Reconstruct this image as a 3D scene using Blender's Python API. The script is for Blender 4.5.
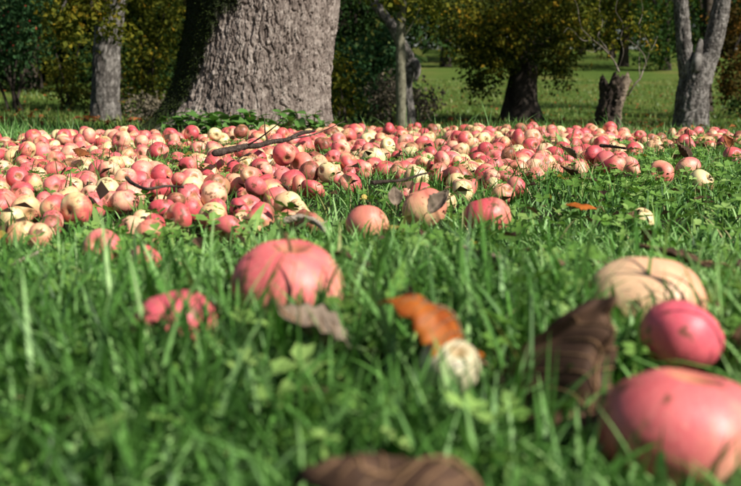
import bpy, math, random
import numpy as np
from mathutils import Vector, Matrix, Quaternion

for o in list(bpy.data.objects):
    bpy.data.objects.remove(o)
scene = bpy.context.scene
COL = scene.collection
rng = np.random.default_rng(11)
random.seed(11)

# ------------------------------------------------------------------ camera, sky, sun, exposure
CAM_H = 0.225
FPX = 1030.0                       # focal length in photograph pixels (741 wide)
PITCH = math.atan((243 - 85) / FPX)
cd = bpy.data.cameras.new('camera')
cam = bpy.data.objects.new('camera', cd)
COL.objects.link(cam)
cam.location = (0, 0, CAM_H)
cam.rotation_euler = (math.pi / 2 - PITCH, 0, 0)
cd.sensor_width = 36.0
cd.lens = 36.0 * FPX / 741.0
cd.clip_start = 0.02
cd.clip_end = 400
cd.dof.use_dof = True
cd.dof.focus_distance = 2.4
cd.dof.aperture_fstop = 7.5
cd.dof.aperture_blades = 7
scene.camera = cam

SUN_EL = math.radians(41)
SUN_AZ = math.radians(126)         # clockwise from +Y: from the right, a little behind the camera
sun_dir = Vector((math.sin(SUN_AZ) * math.cos(SUN_EL), math.cos(SUN_AZ) * math.cos(SUN_EL), math.sin(SUN_EL)))
world = bpy.data.worlds.new('World')
scene.world = world
world.use_nodes = True
wn = world.node_tree.nodes
sky = wn.new('ShaderNodeTexSky')
sky.sky_type = 'NISHITA'
sky.sun_disc = False
sky.sun_elevation = SUN_EL
sky.sun_rotation = SUN_AZ
wn['Background'].inputs['Strength'].default_value = 0.05
world.node_tree.links.new(sky.outputs['Color'], wn['Background'].inputs['Color'])
sl = bpy.data.lights.new('sun', 'SUN')
sl.energy = 5.0
sl.angle = math.radians(0.53)
sl.color = (1.0, 0.95, 0.87)
so = bpy.data.objects.new('sun', sl)
COL.objects.link(so)
so.rotation_euler = (-sun_dir).to_track_quat('-Z', 'Y').to_euler()
so.location = sun_dir * 60
scene.view_settings.view_transform = 'Standard'
scene.view_settings.look = 'None'
scene.view_settings.exposure = 0.52
scene.view_settings.gamma = 1.0
scene.view_settings.use_curve_mapping = False

# ------------------------------------------------------------------ helpers
CP, SP = math.cos(PITCH), math.sin(PITCH)

def ray(px, py):
    u = (px - 370.5) / FPX
    v = (243.0 - py) / FPX
    return np.array([u, CP + v * SP, -SP + v * CP])

def at(px, py, Y):
    r = ray(px, py)
    t = Y / r[1]
    return np.array([r[0] * t, Y, CAM_H + r[2] * t])

def project(p):
    p = np.asarray(p, float)
    x, y, z = p[..., 0], p[..., 1], p[..., 2] - CAM_H
    depth = y * CP - z * SP
    up = y * SP + z * CP
    return 370.5 + FPX * x / depth, 243.0 - FPX * up / depth, depth

def hash3(ix, iy, iz, seed=0):
    n = (ix.astype(np.int64) * 374761393 + iy.astype(np.int64) * 668265263 + iz.astype(np.int64) * 1274126177 + seed * 974711) & 0x7fffffff
    n = ((n ^ (n >> 13)) * 1103515245 + 12345) & 0x7fffffff
    n = ((n ^ (n >> 11)) * 134775813 + 1) & 0x7fffffff
    return (n ^ (n >> 9)) / float(0x7fffffff)

def vnoise(x, y, z=0.0, seed=0):
    x, y, z = np.broadcast_arrays(np.asarray(x, float), np.asarray(y, float), np.asarray(z, float))
    ix, iy, iz = np.floor(x), np.floor(y), np.floor(z)
    fx, fy, fz = x - ix, y - iy, z - iz
    fx, fy, fz = [f * f * (3 - 2 * f) for f in (fx, fy, fz)]
    r = 0
    for a in (0, 1):
        for b in (0, 1):
            for c in (0, 1):
                w = (fx if a else 1 - fx) * (fy if b else 1 - fy) * (fz if c else 1 - fz)
                r = r + w * hash3(ix + a, iy + b, iz + c, seed)
    return r * 2 - 1

def fbm(x, y, z=0.0, seed=0, octv=3):
    r, a, s = 0, 1.0, 1.0
    for k in range(octv):
        r = r + a * vnoise(np.asarray(x) * s, np.asarray(y) * s, np.asarray(z) * s, seed + k)
        a *= 0.5
        s *= 2.03
    return r

def sstep(a, b, x):
    t = np.clip((np.asarray(x, float) - a) / (b - a), 0, 1)
    return t * t * (3 - 2 * t)

def mk_mesh(name, V, faces, attrs=None, smooth=True, vattrs=None, mats=None):
    """faces: list of int arrays (n,k)"""
    me = bpy.data.meshes.new(name)
    V = np.asarray(V, np.float32)
    me.vertices.add(len(V))
    me.vertices.foreach_set('co', V.ravel())
    flat = np.concatenate([f.ravel() for f in faces]).astype(np.int32)
    sizes = np.concatenate([np.full(len(f), f.shape[1]) for f in faces]).astype(np.int32)
    starts = np.concatenate([[0], np.cumsum(sizes)[:-1]]).astype(np.int32)
    me.loops.add(len(flat))
    me.loops.foreach_set('vertex_index', flat)
    me.polygons.add(len(sizes))
    me.polygons.foreach_set('loop_start', starts)
    me.polygons.foreach_set('loop_total', sizes)
    if mats is not None:
        me.polygons.foreach_set('material_index', np.asarray(mats, np.int32))
    me.polygons.foreach_set('use_smooth', np.full(len(sizes), smooth))
    me.update(calc_edges=True)
    me.validate()
    for k, a in (attrs or {}).items():
        at_ = me.attributes.new(k, 'FLOAT', 'POINT')
        at_.data.foreach_set('value', np.asarray(a, np.float32))
    for k, a in (vattrs or {}).items():
        at_ = me.attributes.new(k, 'FLOAT_VECTOR', 'POINT')
        at_.data.foreach_set('vector', np.asarray(a, np.float32).ravel())
    return me

def obj(name, me, mat=None, parent=None, loc=None):
    o = bpy.data.objects.new(name, me)
    COL.objects.link(o)
    if mat is not None:
        if len(me.materials) == 0:
            me.materials.append(mat)
        else:
            o.material_slots[0].link = 'OBJECT'
            o.material_slots[0].material = mat
    if parent is not None:
        o.parent = parent
    if loc is not None:
        o.location = loc
    return o

def tag(o, label=None, cat=None, group=None, kind=None):
    if label: o['label'] = label
    if cat: o['category'] = cat
    if group: o['group'] = group
    if kind: o['kind'] = kind
    return o

def thing(name, loc, label, cat, group=None):
    o = bpy.data.objects.new(name, None)
    COL.objects.link(o)
    o.empty_display_size = 0.05
    o.location = loc
    return tag(o, label, cat, group)

# ------------------------------------------------------------------ materials
def new_mat(name):
    m = bpy.data.materials.new(name)
    m.use_nodes = True
    nt = m.node_tree
    nt.nodes.clear()
    return m, nt

def nd(nt, t, **kw):
    n = nt.nodes.new(t)
    for k, v in kw.items():
        if k in n.inputs.keys():
            n.inputs[k].default_value = v
        else:
            setattr(n, k, v)
    return n

def lk(nt, a, b):
    nt.links.new(a, b)

def ramp(nt, fac, stops):
    r = nt.nodes.new('ShaderNodeValToRGB')
    el = r.color_ramp.elements
    while len(el) < len(stops):
        el.new(0.5)
    for e, (p, c) in zip(el, stops):
        e.position = p
        e.color = (*c, 1)
    lk(nt, fac, r.inputs[0])
    return r.outputs[0]

def math_(nt, op, a, b=None, c=None):
    n = nt.nodes.new('ShaderNodeMath')
    n.operation = op
    for i, v in enumerate((a, b, c)):
        if v is None: continue
        if isinstance(v, (int, float)):
            n.inputs[i].default_value = v
        else:
            lk(nt, v, n.inputs[i])
    return n.outputs[0]

def mixc(nt, fac, a, b, mode='MIX'):
    n = nt.nodes.new('ShaderNodeMix')
    n.data_type = 'RGBA'
    n.blend_type = mode
    for i, v in ((0, fac), (6, a), (7, b)):
        if isinstance(v, (int, float)):
            n.inputs[i].default_value = v
        elif isinstance(v, tuple):
            n.inputs[i].default_value = (*v, 1)
        else:
            lk(nt, v, n.inputs[i])
    return n.outputs[2]

def leaf_mat(name, stops, trans=0.3, rough=0.5, spec=0.35, attr='tint'):
    m, nt = new_mat(name)
    a = nd(nt, 'ShaderNodeAttribute', attribute_name=attr)
    col = ramp(nt, a.outputs['Fac'], stops)
    tc = nd(nt, 'ShaderNodeTexCoord')
    no = nd(nt, 'ShaderNodeTexNoise', Scale=60.0, Detail=2.0)
    lk(nt, tc.outputs['Object'], no.inputs['Vector'])
    hs = nd(nt, 'ShaderNodeHueSaturation')
    lk(nt, math_(nt, 'MULTIPLY_ADD', no.outputs['Fac'], 0.7, 0.65), hs.inputs['Value'])
    lk(nt, col, hs.inputs['Color'])
    p = nd(nt, 'ShaderNodeBsdfPrincipled', Roughness=rough)
    p.inputs['Specular IOR Level'].default_value = spec
    lk(nt, hs.outputs[0], p.inputs['Base Color'])
    t = nd(nt, 'ShaderNodeBsdfTranslucent')
    lk(nt, mixc(nt, 1.0, hs.outputs[0], (1.0, 1.15, 0.6), 'MULTIPLY'), t.inputs['Color'])
    mx = nd(nt, 'ShaderNodeMixShader')
    mx.inputs[0].default_value = trans
    lk(nt, p.outputs[0], mx.inputs[1])
    lk(nt, t.outputs[0], mx.inputs[2])
    out = nd(nt, 'ShaderNodeOutputMaterial')
    lk(nt, mx.outputs[0], out.inputs[0])
    return m

def bark_mat(name, dark, mid, light, moss=None, scale=1.0):
    m, nt = new_mat(name)
    tc = nd(nt, 'ShaderNodeTexCoord')
    a = nd(nt, 'ShaderNodeAttribute', attribute_name='tint')
    no = nd(nt, 'ShaderNodeTexNoise', Scale=22.0 * scale, Detail=6.0, Roughness=0.7)
    lk(nt, tc.outputs['Object'], no.inputs['Vector'])
    f = math_(nt, 'ADD', math_(nt, 'MULTIPLY', a.outputs['Fac'], 0.55), math_(nt, 'MULTIPLY_ADD', no.outputs['Fac'], 0.9, -0.2))
    col = ramp(nt, f, [(0.18, dark), (0.48, mid), (0.85, light)])
    # pale lichen spots
    vo = nd(nt, 'ShaderNodeTexNoise', Scale=9.0 * scale, Detail=5.0, Roughness=0.75)
    lk(nt, tc.outputs['Object'], vo.inputs['Vector'])
    lf = nd(nt, 'ShaderNodeMapRange')
    lf.inputs['From Min'].default_value = 0.60
    lf.inputs['From Max'].default_value = 0.70
    lk(nt, vo.outputs['Fac'], lf.inputs['Value'])
    col = mixc(nt, math_(nt, 'MULTIPLY', lf.outputs[0], 0.5), col, tuple(min(1, c * 1.5 + 0.03) for c in light))
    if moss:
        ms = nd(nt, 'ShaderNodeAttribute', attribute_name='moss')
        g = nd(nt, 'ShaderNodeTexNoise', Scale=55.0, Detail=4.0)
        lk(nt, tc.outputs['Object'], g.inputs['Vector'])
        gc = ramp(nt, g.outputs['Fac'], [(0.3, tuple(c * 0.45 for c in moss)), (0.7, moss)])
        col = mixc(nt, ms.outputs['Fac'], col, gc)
    p = nd(nt, 'ShaderNodeBsdfPrincipled', Roughness=0.9)
    p.inputs['Specular IOR Level'].default_value = 0.15
    lk(nt, col, p.inputs['Base Color'])
    bn = nd(nt, 'ShaderNodeTexNoise', Scale=90.0 * scale, Detail=5.0, Roughness=0.7)
    lk(nt, tc.outputs['Object'], bn.inputs['Vector'])
    bp = nd(nt, 'ShaderNodeBump', Strength=0.6, Distance=0.006 / scale)
    lk(nt, bn.outputs['Fac'], bp.inputs['Height'])
    lk(nt, bp.outputs[0], p.inputs['Normal'])
    out = nd(nt, 'ShaderNodeOutputMaterial')
    lk(nt, p.outputs[0], out.inputs[0])
    return m

def apple_mat(name, ground, blush, streak, bias, rot=0.585, rotcol=(0.16, 0.07, 0.03)):
    m, nt = new_mat(name)
    lc = nd(nt, 'ShaderNodeAttribute', attribute_name='lc').outputs['Vector']
    ra = nd(nt, 'ShaderNodeAttribute', attribute_name='rnd').outputs['Fac']
    oi = nd(nt, 'ShaderNodeObjectInfo').outputs['Random']
    rnd = math_(nt, 'FRACT', math_(nt, 'ADD', ra, oi))
    sx = nd(nt, 'ShaderNodeSeparateXYZ')
    lk(nt, lc, sx.inputs[0])
    X, Y, Z = sx.outputs
    rho = math_(nt, 'SQRT', math_(nt, 'ADD', math_(nt, 'ADD', math_(nt, 'MULTIPLY', X, X), math_(nt, 'MULTIPLY', Y, Y)), 0.004))
    cv = nd(nt, 'ShaderNodeCombineXYZ')
    lk(nt, math_(nt, 'DIVIDE', X, rho), cv.inputs[0])
    lk(nt, math_(nt, 'DIVIDE', Y, rho), cv.inputs[1])
    lk(nt, math_(nt, 'ADD', math_(nt, 'MULTIPLY', Z, 0.22), math_(nt, 'MULTIPLY', rnd, 40)), cv.inputs[2])
    st = nd(nt, 'ShaderNodeTexNoise', Scale=7.5, Detail=6.0, Roughness=0.78)
    lk(nt, cv.outputs[0], st.inputs['Vector'])
    # soft patches, own offset for each apple
    ov = nd(nt, 'ShaderNodeVectorMath', operation='ADD')
    oc = nd(nt, 'ShaderNodeCombineXYZ')
    lk(nt, math_(nt, 'MULTIPLY', rnd, 61.0), oc.inputs[0])
    lk(nt, math_(nt, 'MULTIPLY', rnd, 23.0), oc.inputs[1])
    lk(nt, lc, ov.inputs[0])
    lk(nt, oc.outputs[0], ov.inputs[1])
    pn = nd(nt, 'ShaderNodeTexNoise', Scale=1.1, Detail=3.0, Roughness=0.55)
    lk(nt, ov.outputs[0], pn.inputs['Vector'])
    f = math_(nt, 'ADD', math_(nt, 'MULTIPLY', X, 0.42), math_(nt, 'MULTIPLY', Z, 0.16))
    f = math_(nt, 'ADD', f, math_(nt, 'MULTIPLY', math_(nt, 'SUBTRACT', pn.outputs['Fac'], 0.5), 1.3))
    f = math_(nt, 'ADD', f, math_(nt, 'MULTIPLY', math_(nt, 'SUBTRACT', st.outputs['Fac'], 0.5), 1.1))
    f = math_(nt, 'ADD', f, math_(nt, 'ADD', math_(nt, 'MULTIPLY', rnd, 0.25), bias - 0.12))
    mr = nd(nt, 'ShaderNodeMapRange', interpolation_type='SMOOTHSTEP')
    mr.inputs['From Min'].default_value = -0.35
    mr.inputs['From Max'].default_value = 0.55
    lk(nt, f, mr.inputs['Value'])
    sk = nd(nt, 'ShaderNodeMapRange')
    sk.inputs['From Min'].default_value = 0.25
    sk.inputs['From Max'].default_value = 0.66
    lk(nt, st.outputs['Fac'], sk.inputs['Value'])
    red = mixc(nt, sk.outputs[0], streak, blush)
    col = mixc(nt, mr.outputs[0], ground, red)
    # lenticels
    vo = nd(nt, 'ShaderNodeTexVoronoi', Scale=9.0)
    lk(nt, ov.outputs[0], vo.inputs['Vector'])
    dot = math_(nt, 'LESS_THAN', vo.outputs['Distance'], 0.13)
    col = mixc(nt, math_(nt, 'MULTIPLY', dot, 0.45), col, (0.75, 0.55, 0.36))
    # russet around calyx and stem hollow
    ru = nd(nt, 'ShaderNodeMapRange')
    ru.inputs['From Min'].default_value = 0.34
    ru.inputs['From Max'].default_value = 0.10
    lk(nt, math_(nt, 'SUBTRACT', rho, math_(nt, 'MULTIPLY', st.outputs['Fac'], 0.16)), ru.inputs['Value'])
    col = mixc(nt, math_(nt, 'MULTIPLY', ru.outputs[0], 0.75), col, (0.34, 0.21, 0.07))
    # brown rot, scuffs
    rn = nd(nt, 'ShaderNodeTexNoise', Scale=1.5, Detail=4.0, Roughness=0.6)
    lk(nt, math_ and ov.outputs[0], rn.inputs['Vector'])
    rr = nd(nt, 'ShaderNodeMapRange')
    rr.inputs['From Min'].default_value = rot
    rr.inputs['From Max'].default_value = rot + 0.05
    lk(nt, rn.outputs['Fac'], rr.inputs['Value'])
    col = mixc(nt, math_(nt, 'MULTIPLY', rr.outputs[0], 0.85), col, rotcol)
    sn = nd(nt, 'ShaderNodeTexNoise', Scale=5.0, Detail=5.0, Roughness=0.8)
    lk(nt, ov.outputs[0], sn.inputs['Vector'])
    sr = nd(nt, 'ShaderNodeMapRange')
    sr.inputs['From Min'].default_value = 0.64
    sr.inputs['From Max'].default_value = 0.72
    lk(nt, sn.outputs['Fac'], sr.inputs['Value'])
    col = mixc(nt, math_(nt, 'MULTIPLY', sr.outputs[0], 0.7), col, (0.22, 0.09, 0.05))
    p = nd(nt, 'ShaderNodeBsdfPrincipled')
    lk(nt, col, p.inputs['Base Color'])
    lk(nt, math_(nt, 'MULTIPLY_ADD', sn.outputs['Fac'], 0.35, 0.26), p.inputs['Roughness'])
    p.inputs['Specular IOR Level'].default_value = 0.5
    p.inputs['Subsurface Weight'].default_value = 0.08
    p.inputs['Subsurface Radius'].default_value = (0.6, 0.25, 0.12)
    p.inputs['Subsurface Scale'].default_value = 0.006
    bp = nd(nt, 'ShaderNodeBump', Strength=0.12, Distance=0.02)
    lk(nt, sn.outputs['Fac'], bp.inputs['Height'])
    lk(nt, bp.outputs[0], p.inputs['Normal'])
    out = nd(nt, 'ShaderNodeOutputMaterial')
    lk(nt, p.outputs[0], out.inputs[0])
    return m

def plain_mat(name, c1, c2, scale=30, rough=0.85, spec=0.2):
    m, nt = new_mat(name)
    tc = nd(nt, 'ShaderNodeTexCoord')
    no = nd(nt, 'ShaderNodeTexNoise', Scale=float(scale), Detail=5.0, Roughness=0.7)
    lk(nt, tc.outputs['Object'], no.inputs['Vector'])
    p = nd(nt, 'ShaderNodeBsdfPrincipled', Roughness=rough)
    p.inputs['Specular IOR Level'].default_value = spec
    lk(nt, ramp(nt, no.outputs['Fac'], [(0.3, c1), (0.7, c2)]), p.inputs['Base Color'])
    bp = nd(nt, 'ShaderNodeBump', Strength=0.4, Distance=0.004)
    lk(nt, no.outputs['Fac'], bp.inputs['Height'])
    lk(nt, bp.outputs[0], p.inputs['Normal'])
    out = nd(nt, 'ShaderNodeOutputMaterial')
    lk(nt, p.outputs[0], out.inputs[0])
    return m

YEL = (0.80, 0.60, 0.28)
M = {}
M['deep red'] = apple_mat('apple_deep_red', (0.76, 0.42, 0.25), (0.67, 0.115, 0.12), (0.50, 0.04, 0.065), 0.50)
M['rosy pink'] = apple_mat('apple_rosy_pink', (0.82, 0.56, 0.32), (0.74, 0.19, 0.18), (0.60, 0.08, 0.095), 0.38)
M['red-cheeked yellow'] = apple_mat('apple_red_cheeked', YEL, (0.66, 0.13, 0.12), (0.52, 0.045, 0.06), 0.22)
M['pale yellow'] = apple_mat('apple_pale_yellow', (0.78, 0.64, 0.32), (0.76, 0.34, 0.20), (0.66, 0.22, 0.14), -0.30)
M['peach'] = apple_mat('apple_peach', (0.80, 0.50, 0.27), (0.75, 0.26, 0.18), (0.62, 0.12, 0.10), 0.18)
M['brown bruised'] = apple_mat('apple_bruised', (0.46, 0.24, 0.12), (0.46, 0.13, 0.10), (0.28, 0.06, 0.05), 0.2, rot=0.50)
M['vivid'] = apple_mat('apple_vivid_pink', (0.80, 0.40, 0.32), (0.75, 0.14, 0.17), (0.64, 0.08, 0.12), 0.85)
M['cream'] = apple_mat('apple_cream_peach', (0.82, 0.53, 0.31), (0.78, 0.38, 0.24), (0.74, 0.34, 0.20), -0.05, rot=0.66)
M['whitish'] = apple_mat('apple_whitish', (0.50, 0.46, 0.29), (0.46, 0.36, 0.20), (0.50, 0.38, 0.22), -0.2, rot=0.60)
M['flesh'] = plain_mat('rotten_flesh', (0.07, 0.025, 0.012), (0.28, 0.13, 0.05), 60)
M['pale_flesh'] = plain_mat('apple_flesh', (0.62, 0.54, 0.36), (0.78, 0.74, 0.60), 50, 0.5)
M['calyx'] = plain_mat('calyx', (0.05, 0.03, 0.015), (0.16, 0.10, 0.05), 200)
M['vein'] = plain_mat('leaf_vein', (0.16, 0.09, 0.045), (0.28, 0.17, 0.09), 120)
M['stalk'] = plain_mat('stalk', (0.10, 0.06, 0.03), (0.22, 0.14, 0.07), 120)
M['grass'] = leaf_mat('grass', [(0.0, (0.028, 0.080, 0.013)), (0.45, (0.100, 0.250, 0.044)), (0.86, (0.32, 0.53, 0.19)), (0.94, (0.30, 0.30, 0.10)), (1.0, (0.50, 0.42, 0.22))], 0.20, 0.5, 0.25)
M['clover'] = leaf_mat('clover', [(0.0, (0.04, 0.10, 0.015)), (0.5, (0.13, 0.26, 0.042)), (1.0, (0.31, 0.45, 0.13))], 0.2, 0.55, 0.25)
M['meadow'] = leaf_mat('meadow_grass', [(0.0, (0.06, 0.12, 0.02)), (0.6, (0.15, 0.23, 0.045)), (1.0, (0.34, 0.32, 0.10))], 0.3)
M['weed'] = leaf_mat('weed', [(0.0, (0.04, 0.11, 0.02)), (1.0, (0.13, 0.27, 0.055))], 0.25)
M['leaf_dark'] = leaf_mat('leaf_dark', [(0.0, (0.010, 0.026, 0.007)), (0.7, (0.028, 0.060, 0.014)), (1.0, (0.09, 0.09, 0.018))], 0.2, 0.75, 0.08)
M['leaf_olive'] = leaf_mat('leaf_olive', [(0.0, (0.018, 0.032, 0.007)), (0.6, (0.060, 0.078, 0.014)), (1.0, (0.17, 0.14, 0.02))], 0.25, 0.75, 0.08)
M['leaf_green'] = leaf_mat('leaf_green', [(0.0, (0.016, 0.045, 0.010)), (0.7, (0.045, 0.095, 0.020)), (1.0, (0.12, 0.14, 0.025))], 0.25, 0.75, 0.08)
M['leaf_blue'] = leaf_mat('leaf_bluegreen', [(0.0, (0.016, 0.050, 0.018)), (0.8, (0.060, 0.135, 0.048)), (1.0, (0.16, 0.19, 0.06))], 0.22, 0.75, 0.08)
M['leaf_yellow'] = leaf_mat('leaf_yellow', [(0.0, (0.032, 0.052, 0.008)), (0.5, (0.115, 0.125, 0.016)), (0.85, (0.24, 0.21, 0.022)), (1.0, (0.33, 0.20, 0.018))], 0.3, 0.75, 0.08)
M['leaf_orange'] = leaf_mat('leaf_orange', [(0.0, (0.025, 0.024, 0.008)), (0.5, (0.075, 0.052, 0.012)), (1.0, (0.18, 0.08, 0.014))], 0.3, 0.75, 0.08)
M['twigs'] = leaf_mat('dry_twig_leaves', [(0.0, (0.06, 0.05, 0.035)), (1.0, (0.17, 0.14, 0.09))], 0.15, 0.8)
M['moss'] = leaf_mat('moss', [(0.0, (0.008, 0.014, 0.003)), (1.0, (0.032, 0.050, 0.009))], 0.15, 0.8, 0.1)
M['berry'] = plain_mat('berry', (0.22, 0.02, 0.015), (0.40, 0.06, 0.03), 30, 0.35, 0.5)
M['dry_brown'] = leaf_mat('dry_leaf_brown', [(0.0, (0.030, 0.016, 0.010)), (0.6, (0.085, 0.046, 0.027)), (1.0, (0.19, 0.11, 0.065))], 0.12, 0.75, 0.2)
M['dry_grey'] = leaf_mat('dry_leaf_grey', [(0.0, (0.12, 0.085, 0.06)), (1.0, (0.34, 0.26, 0.19))], 0.15, 0.75, 0.2)
M['dry_orange'] = leaf_mat('dry_leaf_orange', [(0.0, (0.34, 0.07, 0.01)), (1.0, (0.62, 0.20, 0.03))], 0.35, 0.55, 0.3)
M['dry_rust'] = leaf_mat('dry_leaf_rust', [(0.0, (0.10, 0.025, 0.01)), (1.0, (0.34, 0.11, 0.03))], 0.2, 0.7, 0.2)
M['dry_yellow'] = leaf_mat('dry_leaf_yellow', [(0.0, (0.40, 0.24, 0.05)), (1.0, (0.62, 0.46, 0.13))], 0.3, 0.6, 0.3)
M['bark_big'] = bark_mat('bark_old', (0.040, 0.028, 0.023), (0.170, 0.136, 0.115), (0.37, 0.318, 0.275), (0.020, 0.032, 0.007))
M['bark_grey'] = bark_mat('bark_grey', (0.014, 0.012, 0.011), (0.085, 0.075, 0.067), (0.31, 0.285, 0.26), (0.04, 0.05, 0.014), 1.0)
M['bark_dark'] = bark_mat('bark_dark', (0.010, 0.008, 0.007), (0.035, 0.027, 0.021), (0.09, 0.072, 0.056), None, 0.6)
M['bark_green'] = bark_mat('bark_greenish', (0.05, 0.045, 0.028), (0.15, 0.14, 0.095), (0.26, 0.25, 0.18), None, 1.0)
M['wood_dead'] = bark_mat('dead_wood', (0.012, 0.009, 0.008), (0.055, 0.040, 0.030), (0.22, 0.17, 0.125), None, 1.2)
M['stick'] = bark_mat('stick_bark', (0.012, 0.009, 0.007), (0.048, 0.034, 0.026), (0.13, 0.10, 0.08), None, 3.0)
M['wood_grey'] = bark_mat('dry_twig_wood', (0.08, 0.065, 0.05), (0.20, 0.165, 0.13), (0.34, 0.29, 0.24), None, 3.0)
M['stick_pale'] = bark_mat('stick_pale', (0.14, 0.10, 0.07), (0.28, 0.22, 0.16), (0.42, 0.36, 0.29), None, 3.0)

def ground_mat():
    m, nt = new_mat('lawn_ground')
    tc = nd(nt, 'ShaderNodeTexCoord')
    n1 = nd(nt, 'ShaderNodeTexNoise', Scale=0.35, Detail=5.0, Roughness=0.6)
    n2 = nd(nt, 'ShaderNodeTexNoise', Scale=40.0, Detail=6.0, Roughness=0.75)
    for n in (n1, n2):
        lk(nt, tc.outputs['Object'], n.inputs['Vector'])
    c1 = ramp(nt, n1.outputs['Fac'], [(0.35, (0.085, 0.155, 0.026)), (0.52, (0.130, 0.195, 0.036)), (0.68, (0.220, 0.215, 0.060))])
    c2 = ramp(nt, n2.outputs['Fac'], [(0.30, (0.25, 0.25, 0.22)), (0.65, (1.0, 1.0, 1.0))])
    c = mixc(nt, 1.0, c1, c2, 'MULTIPLY')
    so_ = nd(nt, 'ShaderNodeAttribute', attribute_name='soil')
    sc_ = ramp(nt, n2.outputs['Fac'], [(0.3, (0.012, 0.011, 0.006)), (0.7, (0.050, 0.046, 0.022))])
    c = mixc(nt, so_.outputs['Fac'], c, sc_)
    p = nd(nt, 'ShaderNodeBsdfPrincipled', Roughness=0.95)
    p.inputs['Specular IOR Level'].default_value = 0.1
    lk(nt, c, p.inputs['Base Color'])
    bp = nd(nt, 'ShaderNodeBump', Strength=0.9, Distance=0.03)
    lk(nt, n2.outputs['Fac'], bp.inputs['Height'])
    lk(nt, bp.outputs[0], p.inputs['Normal'])
    out = nd(nt, 'ShaderNodeOutputMaterial')
    lk(nt, p.outputs[0], out.inputs[0])
    return m
M['ground'] = ground_mat()

# ------------------------------------------------------------------ terrain
def gz(x, y):
    x = np.asarray(x, float)
    y = np.asarray(y, float)
    right = np.interp(y, [0, 2.0, 5.0, 7.5, 10, 14, 20, 30, 40, 50, 70, 200], [0, 0, -0.035, -0.14, -0.25, -0.32, -0.28, 0.01, 0.42, 1.1, 2.6, 6])
    left = np.interp(y, [0, 2.0, 5.0, 7.0, 10, 13, 20, 40, 70, 200], [0, 0, -0.035, -0.07, -0.13, -0.12, 0.15, 0.9, 2.6, 6])
    w = sstep(-3.0, 0.5, x)
    z = right * w + left * (1 - w)
    z = z + 0.012 * fbm(x * 1.3 + 7, y * 1.3, 0, 5, 2) * sstep(0.9, 2.0, y)
    def bump(cx, cy, s, h):
        return h * np.exp(-((x - cx) ** 2 + (y - cy) ** 2) / (2 * s * s))
    z = z + bump(-0.07, 0.92, 0.16, 0.022) + bump(0.24, 0.84, 0.13, 0.022) + bump(0.18, 0.58, 0.10, -0.022)
    return z

def grid_mesh(name, xs, ys, skip=None):
    XX, YY = np.meshgrid(xs, ys)
    V = np.stack([XX, YY, gz(XX, YY)], -1).reshape(-1, 3)
    nx, ny = len(xs), len(ys)
    i = np.arange(nx - 1)[None, :] + nx * np.arange(ny - 1)[:, None]
    F = np.stack([i, i + 1, i + nx + 1, i + nx], -1).reshape(-1, 4)
    return mk_mesh(name, V, [F], {'soil': sstep(7.0, 5.0, V[:, 1]) * sstep(-8, -4, V[:, 1])})

xs = np.concatenate([-np.geomspace(150, 3.2, 40), np.linspace(-3, 3, 121), np.geomspace(3.2, 150, 40)])
ys = np.concatenate([-np.geomspace(60, 0.2, 16), np.linspace(0, 6, 121)[:-1], np.geomspace(6, 200, 90)])
g = obj('ground', grid_mesh('ground', xs, ys), M['ground'])
tag(g, 'green lawn and meadow rising gently towards the trees', 'ground', kind='structure')

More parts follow.
